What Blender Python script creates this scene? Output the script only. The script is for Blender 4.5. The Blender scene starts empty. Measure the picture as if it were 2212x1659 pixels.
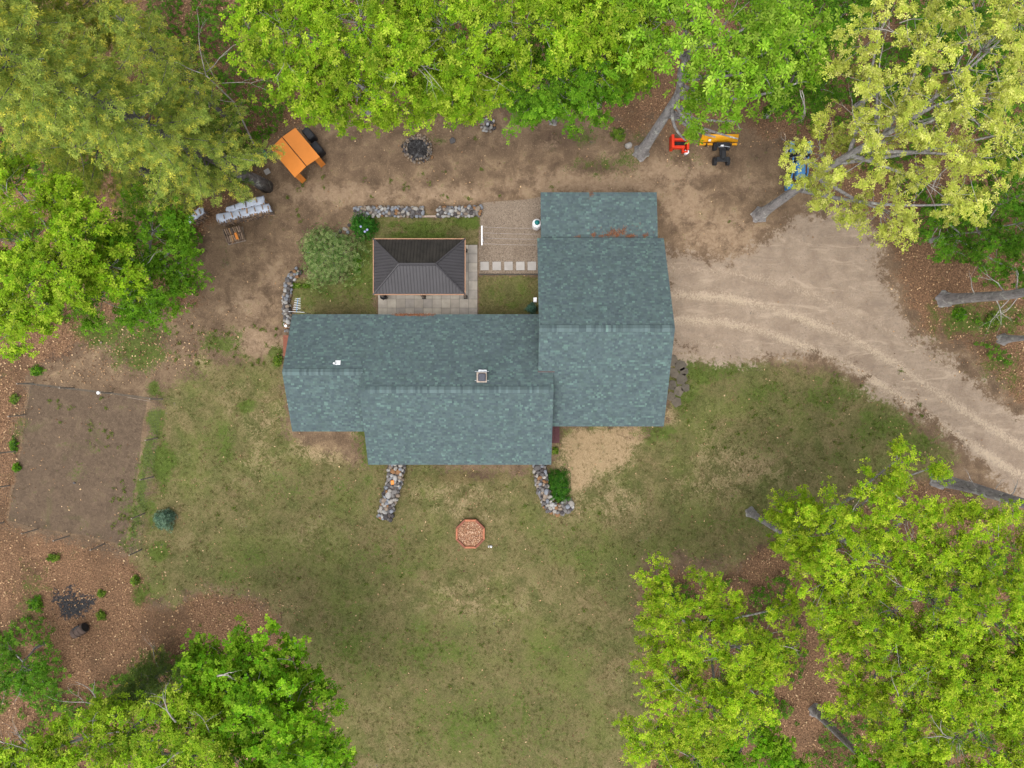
import bpy, bmesh, math, random
import numpy as np
from mathutils import Vector, Matrix

random.seed(7)
RNG = np.random.default_rng(11)
SC = bpy.context.scene
COL = SC.collection

# ------------------------------------------------------------------ camera, sky, sun, exposure
H = 48.0                      # flying height above the yard, looking straight down
cam_d = bpy.data.cameras.new('camera')
cam_d.sensor_width = 36.0
cam_d.lens = 24.96
cam_d.clip_start = 0.1
cam_d.clip_end = 2000.0
cam = bpy.data.objects.new('camera', cam_d)
COL.objects.link(cam)
cam.location = (0, 0, H)
cam.rotation_euler = (0, 0, 0)
SC.camera = cam

SUN_EL, SUN_AZ = math.radians(72), math.radians(205)   # azimuth clockwise from +Y (top of picture)
world = bpy.data.worlds.new('World')
SC.world = world
world.use_nodes = True
wn = world.node_tree
wn.nodes.clear()
sky = wn.nodes.new('ShaderNodeTexSky')
sky.sky_type = 'NISHITA'
sky.sun_disc = False
sky.sun_elevation = SUN_EL
sky.sun_rotation = SUN_AZ
sky.air_density = 1.0
sky.dust_density = 4.0
sky.ozone_density = 1.0
hs = wn.nodes.new('ShaderNodeHueSaturation')           # overcast: nearly neutral sky light
hs.inputs['Saturation'].default_value = 0.22
bg = wn.nodes.new('ShaderNodeBackground')
bg.inputs['Strength'].default_value = 0.15
wo = wn.nodes.new('ShaderNodeOutputWorld')
wn.links.new(sky.outputs[0], hs.inputs['Color'])
wn.links.new(hs.outputs[0], bg.inputs['Color'])
wn.links.new(bg.outputs[0], wo.inputs['Surface'])

sun_d = bpy.data.lights.new('sun', 'SUN')
sun_d.energy = 1.1
sun_d.angle = math.radians(60)
sun_d.color = (1.0, 0.955, 0.89)
sun = bpy.data.objects.new('sun', sun_d)
COL.objects.link(sun)
sd = Vector((math.sin(SUN_AZ) * math.cos(SUN_EL), math.cos(SUN_AZ) * math.cos(SUN_EL), math.sin(SUN_EL)))
sun.rotation_euler = sd.to_track_quat('Z', 'Y').to_euler()
sun.location = sd * 60

SC.view_settings.view_transform = 'Standard'
SC.view_settings.look = 'None'
SC.view_settings.exposure = 0.94
SC.view_settings.gamma = 1.0
SC.view_settings.use_curve_mapping = False
SC.render.engine = 'CYCLES'
SC.cycles.max_bounces = 5
SC.cycles.diffuse_bounces = 2
SC.cycles.glossy_bounces = 2
SC.cycles.transmission_bounces = 4
SC.cycles.use_denoising = True

# ------------------------------------------------------------------ measuring helpers
F, CU, CV = 1533.6, 1106.0, 829.5


def P(u, v, z=0.0):
    d = (H - z) / F
    return Vector(((u - CU) * d, -(v - CV) * d, z))


def P2(u, v, z=0.0):
    p = P(u, v, z)
    return (p.x, p.y)


def S(r, g, b, k=1.0):
    def f(c):
        c /= 255.0
        return (c / 12.92 if c <= 0.04045 else ((c + 0.055) / 1.055) ** 2.4) * k
    return (f(r), f(g), f(b))


# ------------------------------------------------------------------ node helper and materials
class NT:
    def __init__(self, name):
        self.m = bpy.data.materials.new(name)
        self.m.use_nodes = True
        self.t = self.m.node_tree
        self.t.nodes.clear()
        self.out = self.t.nodes.new('ShaderNodeOutputMaterial')

    def n(self, typ, **kw):
        nd = self.t.nodes.new(typ)
        for k, v in kw.items():
            setattr(nd, k, v)
        return nd

    def put(self, sock, v):
        if isinstance(v, bpy.types.NodeSocket):
            self.t.links.new(v, sock)
        elif v is not None:
            if sock.type == 'RGBA' and len(v) == 3:
                v = (*v, 1.0)
            sock.default_value = v

    def pos(self):
        return self.n('ShaderNodeNewGeometry').outputs['Position']

    def obj(self):
        return self.n('ShaderNodeTexCoord').outputs['Object']

    def scale(self, vec, s):
        nd = self.n('ShaderNodeMapping')
        self.put(nd.inputs['Vector'], vec)
        nd.inputs['Scale'].default_value = s
        return nd.outputs[0]

    def noise(self, vec, sc, detail=4.0, rough=0.55, dist=0.0, col=False):
        nd = self.n('ShaderNodeTexNoise')
        self.put(nd.inputs['Vector'], vec)
        nd.inputs['Scale'].default_value = sc
        nd.inputs['Detail'].default_value = detail
        nd.inputs['Roughness'].default_value = rough
        nd.inputs['Distortion'].default_value = dist
        return nd.outputs['Color' if col else 'Fac']

    def math(self, op, a, b=0.0, clamp=False):
        nd = self.n('ShaderNodeMath', operation=op, use_clamp=clamp)
        self.put(nd.inputs[0], a)
        self.put(nd.inputs[1], b)
        return nd.outputs[0]

    def rng(self, v, a, b, c=0.0, d=1.0, smooth=True):
        nd = self.n('ShaderNodeMapRange', interpolation_type='SMOOTHSTEP' if smooth else 'LINEAR')
        self.put(nd.inputs['Value'], v)
        for k, x in zip(('From Min', 'From Max', 'To Min', 'To Max'), (a, b, c, d)):
            self.put(nd.inputs[k], x)
        return nd.outputs['Result']

    def mix(self, f, a, b, blend='MIX'):
        nd = self.n('ShaderNodeMix', data_type='RGBA', blend_type=blend)
        self.put(nd.inputs[0], f)
        self.put(nd.inputs[6], a)
        self.put(nd.inputs[7], b)
        return nd.outputs[2]

    def ramp(self, f, stops):
        nd = self.n('ShaderNodeValToRGB')
        cr = nd.color_ramp
        while len(cr.elements) < len(stops):
            cr.elements.new(0.5)
        for e, (p, c) in zip(cr.elements, stops):
            e.position = p
            e.color = (*c, 1.0)
        self.put(nd.inputs[0], f)
        return nd.outputs[0]

    def attr(self, name):
        nd = self.n('ShaderNodeAttribute', attribute_name=name)
        return nd.outputs['Color'], nd.outputs['Alpha']

    def sep(self, c):
        nd = self.n('ShaderNodeSeparateColor')
        self.put(nd.inputs[0], c)
        return nd.outputs

    def bump(self, h, strength=0.3, dist=0.02):
        nd = self.n('ShaderNodeBump')
        nd.inputs['Strength'].default_value = strength
        nd.inputs['Distance'].default_value = dist
        self.put(nd.inputs['Height'], h)
        return nd.outputs[0]

    def bsdf(self, col, rough=0.8, normal=None, metal=0.0, spec=0.3):
        nd = self.n('ShaderNodeBsdfPrincipled')
        self.put(nd.inputs['Base Color'], col)
        self.put(nd.inputs['Roughness'], rough)
        nd.inputs['Metallic'].default_value = metal
        nd.inputs['Specular IOR Level'].default_value = spec
        if normal is not None:
            self.put(nd.inputs['Normal'], normal)
        self.t.links.new(nd.outputs[0], self.out.inputs['Surface'])
        return nd


def simple(name, c, var=0.25, sc=3.0, rough=0.7, bump=0.15, metal=0.0, spec=0.3, c2=None, stretch=None):
    n = NT(name)
    v = n.obj()
    if stretch:
        v = n.scale(v, stretch)
    f = n.noise(v, sc, 5)
    c2 = c2 or tuple(x * (1 - var) for x in c)
    c3 = tuple(min(1, x * (1 + var * 0.6)) for x in c)
    col = n.ramp(f, [(0.3, c2), (0.52, c), (0.75, c3)])
    n.bsdf(col, rough, n.bump(n.noise(v, sc * 6, 3), bump, 0.02), metal, spec)
    return n.m


def varied(name, stops, sc=6.0, rough=0.8, bump=0.3, spec=0.25, mottle=0.35):
    """colour picked per object, mottled by noise"""
    n = NT(name)
    r = n.n('ShaderNodeObjectInfo').outputs['Random']
    base = n.ramp(r, stops)
    for e in n.t.nodes:
        if e.type == 'VALTORGB':
            e.color_ramp.interpolation = 'CONSTANT'
    f = n.noise(n.pos(), sc, 5)
    col = n.mix(n.rng(f, 0.35, 0.7, 0, mottle), base, (0.03, 0.028, 0.025))
    n.bsdf(col, rough, n.bump(n.noise(n.pos(), sc * 4, 3), bump, 0.02), 0, spec)
    return n.m


def vcol(name, rough=0.75, var=0.2, sc=8.0, bump=0.0, spec=0.2):
    """colour from the mesh's own per-piece colour attribute"""
    n = NT(name)
    c, _ = n.attr('tint')
    f = n.noise(n.pos(), sc, 3)
    col = n.mix(n.rng(f, 0.3, 0.7, 0, var), c, (0.01, 0.01, 0.01))
    n.bsdf(col, rough, n.bump(f, bump, 0.01) if bump else None, 0, spec)
    return n.m


def leafmat(name, trans=0.3):
    n = NT(name)
    c, _ = n.attr('tint')
    d = n.n('ShaderNodeBsdfPrincipled')
    n.put(d.inputs['Base Color'], c)
    d.inputs['Roughness'].default_value = 0.6
    d.inputs['Specular IOR Level'].default_value = 0.08
    t = n.n('ShaderNodeBsdfTranslucent')
    c2 = n.mix(1.0, c, (1.35, 1.3, 0.45), 'MULTIPLY')
    n.put(t.inputs['Color'], c2)
    mx = n.n('ShaderNodeMixShader')
    mx.inputs[0].default_value = trans
    n.t.links.new(d.outputs[0], mx.inputs[1])
    n.t.links.new(t.outputs[0], mx.inputs[2])
    n.t.links.new(mx.outputs[0], n.out.inputs['Surface'])
    return n.m


def barkmat(name, c, lich):
    n = NT(name)
    v = n.pos()
    f = n.noise(n.scale(v, (1, 1, 0.3)), 5, 6, 0.7, 0.6)
    g = n.noise(v, 2.2, 4)
    col = n.ramp(f, [(0.3, tuple(x * 0.35 for x in c)), (0.5, c), (0.72, tuple(x * 1.35 for x in c))])
    col = n.mix(n.rng(n.math('ADD', g, n.math('MULTIPLY', n.noise(v, 14, 3), 0.35)), 0.74, 0.84), col, lich)
    n.bsdf(col, 0.9, n.bump(f, 0.9, 0.06), 0, 0.15)
    return n.m


M = {}
M['leaf'] = leafmat('leaf')
M['needle'] = leafmat('needle', 0.34)
M['bark'] = barkmat('bark_grey', (0.25, 0.235, 0.23), (0.42, 0.42, 0.38))
M['bark_dark'] = barkmat('bark_dark', (0.13, 0.12, 0.115), (0.28, 0.28, 0.26))
M['dead'] = barkmat('dead_wood', (0.3, 0.275, 0.25), (0.42, 0.41, 0.37))
M['shingle'] = vcol('shingle', 0.9, 0.1, 1.5, 0.0, 0.12)
M['litter'] = vcol('dry_leaves', 0.85, 0.1, 8)
M['fascia'] = simple('fascia_slate', S(92, 104, 108, 0.62), 0.15, 2)
M['siding'] = simple('siding_plum', S(98, 70, 70, 0.62), 0.2, 2)
M['plum'] = simple('plum_board', S(104, 62, 66, 0.62), 0.25, 4, stretch=(1, 8, 8))
M['terracotta'] = simple('terracotta_stain', S(150, 90, 70, 0.62), 0.25, 4)
M['white'] = simple('white_paint', (0.72, 0.73, 0.75), 0.12, 3, 0.5, 0.05)
M['glass'] = simple('window_glass', (0.03, 0.04, 0.05), 0.2, 1, 0.08, 0.0, 0, 0.5)
M['stone'] = varied('field_stone', [(0.0, S(196, 190, 182, .48)), (0.16, S(150, 145, 142, .48)), (0.34, S(178, 160, 142, .48)),
                                     (0.48, S(120, 116, 116, .48)), (0.62, S(165, 170, 180, .48)), (0.76, S(205, 203, 200, .48)),
                                     (0.86, S(172, 128, 88, .48)), (0.92, S(95, 90, 92, .48))], 5, 0.85, 0.3, 0.25, 0.3)
M['firestone'] = varied('fire_ring_stone', [(0, S(150, 135, 120, .6)), (0.3, S(120, 112, 105, .6)), (0.6, S(170, 150, 128, .6)),
                                            (0.85, S(100, 95, 98, .6))], 5, 0.9, 0.3)
M['paver'] = varied('concrete_paver', [(0, S(168, 160, 149, .95)), (0.25, S(160, 152, 141, .95)), (0.5, S(174, 166, 153, .95)),
                                       (0.75, S(155, 148, 140, .95))], 2.2, 0.85, 0.12, 0.2, 0.2)
M['step'] = varied('pale_slab', [(0, S(200, 194, 188, .62)), (0.5, S(190, 184, 178, .62))], 2, 0.85, 0.1, 0.2, 0.15)
M['mortar'] = simple('mortar_rubble', S(105, 96, 92, .6), 0.35, 5, 0.95, 0.6)
M['gap'] = simple('patio_sand', S(95, 90, 84, .55), 0.3, 4, 0.95)
M['metal_roof'] = simple('charcoal_metal', S(78, 75, 79, .5), 0.15, 1.5, 0.5, 0.05, 0.0, 0.5)
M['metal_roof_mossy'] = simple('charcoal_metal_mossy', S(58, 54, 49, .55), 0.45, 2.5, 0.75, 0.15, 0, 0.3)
M['cedar'] = simple('cedar_trim', S(190, 146, 116, .62), 0.2, 3, 0.7, stretch=(1, 1, 6))
M['orange'] = simple('orange_paint', S(226, 138, 58, .82), 0.08, 1.2, 0.6, 0.06)
M['black'] = simple('black_vinyl', (0.016, 0.017, 0.02), 0.4, 4, 0.5, 0.2)
M['tarp'] = simple('pale_tarp', S(190, 198, 214, .85), 0.14, 2.5, 0.45, 0.5)
M['log'] = varied('split_log', [(0, S(142, 120, 104, .8)), (0.3, S(118, 102, 92, .8)), (0.55, S(160, 136, 114, .8)), (0.85, S(188, 150, 112, .8))], 7, 0.9, 0.5)
M['teal'] = simple('teal_plastic', S(20, 130, 130, .62), 0.15, 3, 0.4)
M['bluepaint'] = simple('blue_paint', S(80, 140, 195, .68), 0.1, 2, 0.35)
M['red'] = simple('red_paint', S(228, 58, 22, .75), 0.1, 2, 0.4)
M['yellow'] = simple('yellow_paint', S(238, 168, 30, .75), 0.1, 2, 0.4)
M['rubber'] = simple('rubber', (0.02, 0.02, 0.022), 0.3, 6, 0.8)
M['rust'] = simple('rusty_steel', S(118, 98, 88, .55), 0.35, 3, 0.8, 0.3)
M['char'] = simple('charcoal_ash', (0.022, 0.02, 0.02), 0.6, 5, 0.95, 0.8, c2=(0.09, 0.088, 0.09))
M['deckwood'] = simple('red_cedar_board', S(190, 120, 88, .65), 0.2, 4)
M['mulch'] = simple('bark_mulch', S(176, 132, 100, .62), 0.4, 6, 0.95, 0.8)
M['postwood'] = simple('weathered_post', S(150, 138, 126, .8), 0.3, 5, 0.9, 0.3)
M['wire'] = simple('dark_net', (0.06, 0.065, 0.06), 0.2, 4)
M['steel'] = simple('galvanised', (0.45, 0.47, 0.5), 0.15, 4, 0.4, 0.05, 0.6)
M['flag'] = varied('flagstone', [(0, S(122, 112, 98, .6)), (0.4, S(112, 104, 92, .6)), (0.7, S(130, 120, 106, .6))], 3, 0.9, 0.2)


# ------------------------------------------------------------------ mesh and object helpers
class MB:
    def __init__(self):
        self.v, self.f, self.c = [], [], []

    def add(self, vs, fs, col=None):
        o = len(self.v)
        self.v += [tuple(x) for x in vs]
        self.f += [tuple(i + o for i in q) for q in fs]
        if col is not None:
            self.c += [(*col, 1.0)] * len(vs)
        return self

    def box(self, cx, cy, cz, sx, sy, sz, rz=0.0, mat=None):
        m = Matrix.Translation((cx, cy, cz)) @ Matrix.Rotation(rz, 4, 'Z')
        if mat is not None:
            m = mat
        vs = [m @ Vector((x * sx / 2, y * sy / 2, z * sz / 2)) for z in (-1, 1) for y in (-1, 1) for x in (-1, 1)]
        return self.add(vs, [(0, 2, 3, 1), (4, 5, 7, 6), (0, 1, 5, 4), (2, 6, 7, 3), (0, 4, 6, 2), (1, 3, 7, 5)])

    def tube(self, pts, rad, sides=8, caps=True, jitter=0.0):
        pts = [Vector(p) for p in pts]
        n = len(pts)
        o = len(self.v)
        if not hasattr(rad, '__len__'):
            rad = [rad] * n
        ref = Vector((0.31, 0.17, 0.93))
        for i, p in enumerate(pts):
            t = (pts[min(i + 1, n - 1)] - pts[max(i - 1, 0)])
            if t.length < 1e-6:
                t = Vector((0, 0, 1))
            t.normalize()
            a = t.cross(ref)
            if a.length < 0.2:
                a = t.cross(Vector((1, 0, 0)))
            a.normalize()
            b = t.cross(a)
            for k in range(sides):
                ph = 2 * math.pi * k / sides
                r = rad[i] * (1 + jitter * (random.random() - 0.5))
                self.v.append(tuple(p + a * (r * math.cos(ph)) + b * (r * math.sin(ph))))
        for i in range(n - 1):
            for k in range(sides):
                k2 = (k + 1) % sides
                self.f.append((o + i * sides + k, o + i * sides + k2, o + (i + 1) * sides + k2, o + (i + 1) * sides + k))
        if caps:
            self.f.append(tuple(o + k for k in range(sides))[::-1])
            self.f.append(tuple(o + (n - 1) * sides + k for k in range(sides)))
        return self

    def lathe(self, c, prof, sides=20):
        o = len(self.v)
        for r, z in prof:
            for k in range(sides):
                a = 2 * math.pi * k / sides
                self.v.append((c[0] + r * math.cos(a), c[1] + r * math.sin(a), c[2] + z))
        for i in range(len(prof) - 1):
            for k in range(sides):
                k2 = (k + 1) % sides
                self.f.append((o + i * sides + k, o + i * sides + k2, o + (i + 1) * sides + k2, o + (i + 1) * sides + k))
        self.f.append(tuple(o + (len(prof) - 1) * sides + k for k in range(sides)))
        self.f.append(tuple(o + k for k in range(sides))[::-1])
        return self

    def prism(self, poly, z0, z1):
        n = len(poly)
        vs = [(x, y, z0) for x, y in poly] + [(x, y, z1) for x, y in poly]
        fs = [tuple(range(n))[::-1], tuple(range(n, 2 * n))]
        fs += [(i, (i + 1) % n, n + (i + 1) % n, n + i) for i in range(n)]
        return self.add(vs, fs)

    def mesh(self, name, m, smooth=False):
        me = bpy.data.meshes.new(name)
        me.from_pydata(self.v, [], self.f)
        if self.c and len(self.c) == len(self.v):
            a = me.attributes.new('tint', 'FLOAT_COLOR', 'POINT')
            a.data.foreach_set('color', np.array(self.c, dtype=np.float32).ravel())
        if m is not None:
            me.materials.append(M[m] if isinstance(m, str) else m)
        me.validate()
        if smooth:
            me.polygons.foreach_set('use_smooth', [True] * len(me.polygons))
        return me

    def build(self, name, m, parent=None, smooth=False, bevel=0.0):
        o = bpy.data.objects.new(name, self.mesh(name, m, smooth))
        COL.objects.link(o)
        if parent is not None:
            o.parent = parent
            o.matrix_parent_inverse = Matrix.Translation(-Vector(parent.location)) if not any(parent.rotation_euler) else parent.matrix_basis.inverted()
        if bevel:
            b = o.modifiers.new('bevel', 'BEVEL')
            b.width = bevel
            b.segments = 2
        return o


def link(name, me, parent=None, loc=None, rot=None, scl=None):
    o = bpy.data.objects.new(name, me)
    COL.objects.link(o)
    if loc is not None:
        o.location = loc
    if rot is not None:
        o.rotation_euler = rot
    if scl is not None:
        o.scale = scl
    if parent is not None:
        o.parent = parent
        o.matrix_parent_inverse = Matrix.Translation(-Vector(parent.location)) if not any(parent.rotation_euler) else parent.matrix_basis.inverted()
    return o


def tag(o, label=None, cat=None, group=None, kind=None):
    for k, v in (('label', label), ('category', cat), ('group', group), ('kind', kind)):
        if v:
            o[k] = v
    return o


def thing(name, loc, label, cat, group=None):
    o = bpy.data.objects.new(name, None)
    COL.objects.link(o)
    o.location = loc
    o.empty_display_size = 0.2
    return tag(o, label, cat, group)


def npmesh(name, V, Fc, C, m):
    """V (n,3), Fc (m,3|4) int, C (n,3) tint"""
    me = bpy.data.meshes.new(name)
    k = Fc.shape[1]
    me.vertices.add(len(V))
    me.vertices.foreach_set('co', V.astype(np.float32).ravel())
    me.loops.add(Fc.size)
    me.loops.foreach_set('vertex_index', Fc.astype(np.int32).ravel())
    me.polygons.add(len(Fc))
    me.polygons.foreach_set('loop_start', np.arange(0, Fc.size, k, dtype=np.int32))
    me.polygons.foreach_set('loop_total', np.full(len(Fc), k, dtype=np.int32))
    if C is not None:
        a = me.attributes.new('tint', 'FLOAT_COLOR', 'POINT')
        a.data.foreach_set('color', np.concatenate([C, np.ones((len(C), 1))], 1).astype(np.float32).ravel())
    me.materials.append(M[m] if isinstance(m, str) else m)
    me.update(calc_edges=True)
    return me


# ------------------------------------------------------------------ ground: one sheet, cut into its zones
def poly_sd(X, Y, poly):
    """signed distance (inside positive) to a polygon given in metres"""
    pts = np.array(poly)
    inside = np.zeros(X.shape, bool)
    dist = np.full(X.shape, 1e9)
    n = len(pts)
    for i in range(n):
        (x1, y1), (x2, y2) = pts[i], pts[(i + 1) % n]
        c = ((y1 > Y) != (y2 > Y)) & (X < (x2 - x1) * (Y - y1) / (y2 - y1 + 1e-12) + x1)
        inside ^= c
        dx, dy = x2 - x1, y2 - y1
        t = np.clip(((X - x1) * dx + (Y - y1) * dy) / (dx * dx + dy * dy + 1e-12), 0, 1)
        dist = np.minimum(dist, np.hypot(X - x1 - t * dx, Y - y1 - t * dy))
    return np.where(inside, dist, -dist)


def vnoise(X, Y, s, seed):
    r = np.random.default_rng(seed)
    G = r.random((256, 256))
    x, y = X * s + 512, Y * s + 512
    xi, yi = np.floor(x).astype(int), np.floor(y).astype(int)
    fx, fy = x - xi, y - yi
    fx, fy = fx * fx * (3 - 2 * fx), fy * fy * (3 - 2 * fy)
    g = lambda a, b: G[a % 256, b % 256]
    return (g(xi, yi) * (1 - fx) * (1 - fy) + g(xi + 1, yi) * fx * (1 - fy) + g(xi, yi + 1) * (1 - fx) * fy + g(xi + 1, yi + 1) * fx * fy)


def pl(pts):
    return [P2(u, v) for u, v in pts]


DRIVE = pl([(1436, 560), (1520, 556), (1600, 548), (1680, 500), (1740, 468), (1810, 455), (1885, 478), (1905, 560), (1925, 640), (1960, 700),
            (2040, 762), (2100, 828), (2170, 880), (2212, 905), (2330, 985), (2330, 1150), (2212, 1062), (2150, 1020), (2080, 965), (2000, 905),
            (1930, 858), (1840, 805), (1790, 780), (1720, 765), (1640, 775), (1560, 778), (1480, 772), (1436, 772)])
LAWN = pl([(430, 785), (520, 775), (605, 765), (625, 800), (630, 935), (790, 1010), (1190, 1010), (1210, 925), (1440, 925), (1445, 785),
           (1500, 772), (1700, 775), (1800, 790), (1900, 852), (2000, 922), (2080, 985), (2040, 1020), (1900, 1030), (1850, 1080), (1740, 1170),
           (1620, 1200), (1560, 1230), (1440, 1200), (1380, 1230), (1370, 1300), (1400, 1500), (1420, 1760), (770, 1760), (745, 1660), (705, 1540),
           (650, 1410), (585, 1325), (500, 1285), (400, 1275), (330, 1300), (295, 1220), (310, 1120), (330, 1000), (352, 870), (395, 830)])
CLEAR = pl([(445, 490), (405, 560), (430, 650), (330, 690), (190, 730), (95, 775), (60, 830), (30, 1000), (8, 1130), (90, 1155), (210, 1180),
            (290, 1195), (345, 1260), (330, 1300), (420, 1280), (500, 1288), (590, 1330), (655, 1420), (715, 1540), (760, 1760), (1400, 1760),
            (1375, 1500), (1365, 1290), (1400, 1240), (1560, 1240), (1650, 1195), (1740, 1180), (1810, 1110), (1880, 1040), (2020, 1030), (2100, 1075),
            (2212, 1130), (2330, 1200), (2330, 960), (2130, 790), (2000, 700), (1960, 640), (1930, 520), (1860, 455), (1780, 430), (1720, 380),
            (1690, 290), (1600, 262), (1480, 290), (1440, 290), (1420, 250), (1350, 270), (1240, 225), (1100, 220), (900, 235), (740, 240),
            (650, 255), (585, 300), (555, 345), (545, 400), (480, 470)])
GARDEN = pl([(66, 832), (318, 862), (306, 960), (268, 1176), (14, 1126)])
GRAVEL = pl([(1040, 438), (1180, 425), (1180, 592), (1034, 592)])
SOUTHLAWN = pl([(1034, 594), (1166, 594), (1166, 690), (1034, 690)])
NLAWN1 = pl([(800, 468), (1040, 468), (1038, 530), (1000, 560), (800, 640), (820, 690), (636, 690), (640, 610), (760, 600), (790, 520)])

# (u, v, ru, rv, weight)
GREEN = [(322, 985, 12, 50, .9), (306, 1060, 12, 50, .9), (292, 1130, 14, 50, .8), (280, 1180, 26, 14, .6), (350, 1000, 22, 60, 1.0), (332, 838, 17, 16, 1.3), (336, 912, 18, 28, 1.2), (535, 878, 22, 20, 0.9), (342, 1190, 24, 22, .9), (325, 1110, 18, 40, .6),
         (300, 760, 60, 40, .95), (220, 715, 60, 30, 1.0), (330, 730, 40, 30, .9), (480, 740, 45, 30, .7), (1500, 800, 40, 30, .9), (1480, 850, 30, 45, .8),
         (1570, 800, 60, 22, .7), (1650, 850, 80, 30, .5), (1780, 860, 90, 40, .55), (1900, 920, 80, 40, .6), (1990, 960, 60, 30, .6), (1650, 950, 70, 50, .35),
         (930, 1400, 120, 70, .5), (1010, 1560, 130, 80, .55), (1200, 1420, 120, 80, .35), (760, 1400, 80, 90, .45), (800, 960, 30, 40, .9), (760, 1060, 70, 60, .3),
         (480, 960, 50, 50, .5), (620, 1060, 90, 60, .3), (900, 490, 90, 14, .8), (1010, 480, 35, 16, 1.0), (910, 512, 80, 10, 1.1), (790, 540, 16, 40, 1.0),
         (800, 490, 40, 22, .8), (700, 640, 60, 25, .5), (770, 600, 40, 60, .7), (1100, 640, 60, 40, .45), (1290, 355, 60, 20, .55), (1250, 290, 40, 20, .5),
         (1350, 345, 30, 22, .6), (940, 300, 20, 14, .5), (1380, 300, 24, 20, .5), (2080, 690, 60, 40, .8), (2150, 690, 60, 40, .7), (2000, 770, 60, 60, .35),
         (2160, 800, 60, 40, .45), (180, 1020, 40, 20, .25), (280, 1100, 20, 60, .5), (200, 960, 50, 18, .3), (1210, 930, 22, 16, .4), (1420, 935, 40, 22, .8),
         (1590, 1120, 200, 80, .3), (1290, 1180, 160, 80, .28), (830, 1200, 120, 80, .35), (560, 1220, 120, 60, .4), (1480, 345, 30, 28, .35), (1120, 1560, 140, 90, .4),
         (40, 920, 18, 26, .5), (70, 1260, 40, 40, .4), (60, 1330, 30, 30, .5), (310, 1290, 26, 30, .7), (600, 770, 16, 22, 1.0), (730, 1330, 70, 50, .3),
         (660, 700, 40, 16, .6), (245, 640, 60, 20, .5), (500, 1330, 60, 10, .2), (1800, 990, 100, 30, .3)]
STRAW = [(1290, 970, 70, 40, 1.6), (1250, 1015, 40, 40, 1.3), (1360, 940, 50, 20, 1.2), (700, 965, 60, 30, .8), (760, 985, 30, 18, .7), (560, 900, 60, 60, .35),
         (1620, 1000, 120, 70, .4), (1540, 1060, 120, 60, .35), (980, 1080, 120, 40, .3), (460, 690, 120, 70, .4), (380, 770, 80, 40, .5), (1480, 815, 30, 40, .5),
         (1000, 1300, 160, 60, .25), (560, 1000, 60, 60, .3), (2130, 830, 60, 60, .5), (1330, 1090, 80, 60, .4), (300, 790, 40, 20, .6), (680, 1180, 100, 60, .25),
         (1440, 900, 24, 40, .6), (1580, 780, 60, 8, .5), (1230, 1090, 40, 40, .4)]
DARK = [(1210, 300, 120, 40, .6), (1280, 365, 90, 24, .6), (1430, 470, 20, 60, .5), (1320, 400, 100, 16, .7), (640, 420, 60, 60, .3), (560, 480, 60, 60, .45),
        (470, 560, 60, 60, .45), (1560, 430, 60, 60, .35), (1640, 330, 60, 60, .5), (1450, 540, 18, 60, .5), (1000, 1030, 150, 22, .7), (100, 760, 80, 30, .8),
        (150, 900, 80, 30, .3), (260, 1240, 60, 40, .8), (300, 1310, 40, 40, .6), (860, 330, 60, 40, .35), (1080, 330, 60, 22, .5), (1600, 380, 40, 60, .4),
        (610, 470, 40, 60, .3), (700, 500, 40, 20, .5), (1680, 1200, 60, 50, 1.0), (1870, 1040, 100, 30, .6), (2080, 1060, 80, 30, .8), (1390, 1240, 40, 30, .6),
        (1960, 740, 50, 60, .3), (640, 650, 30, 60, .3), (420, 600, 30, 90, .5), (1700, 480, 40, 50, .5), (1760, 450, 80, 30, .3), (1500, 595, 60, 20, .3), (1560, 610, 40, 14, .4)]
SAND = [(1290, 400, 190, 26, .8), (1480, 440, 50, 60, .75), (1560, 510, 90, 50, .7), (1450, 370, 90, 24, .8), (1200, 380, 90, 20, .6), (740, 420, 160, 26, .65),
        (960, 420, 120, 22, .65), (560, 740, 60, 40, .7), (540, 660, 70, 40, .45), (590, 600, 30, 70, .35), (420, 1262, 40, 14, .9), (475, 1268, 36, 12, .9),
        (1620, 400, 50, 30, .4), (1700, 780, 90, 12, .6), (2010, 850, 90, 40, .3), (660, 400, 60, 20, .4), (1340, 330, 60, 20, .3), (1630, 550, 80, 30, .6),
        (1400, 300, 20, 20, .3), (270, 1010, 40, 120, .25), (1180, 310, 60, 12, .35), (2140, 860, 40, 30, .5)]
CHAR = [(155, 1300, 42, 34, .75), (150, 1325, 30, 20, .6), (903, 323, 27, 24, 1.0), (180, 1285, 26, 12, .5)]


def blobs(X, Y, L, seed):
    out = np.zeros(X.shape)
    for i, (u, v, ru, rv, w) in enumerate(L):
        cx, cy = P2(u, v)
        d = np.hypot((X - cx) / (ru * H / F), (Y - cy) / (rv * H / F))
        out = np.maximum(out, w * np.clip(1.35 - 0.85 * d, 0, 1.1 if w < 1.2 else .95))
    return out


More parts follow.
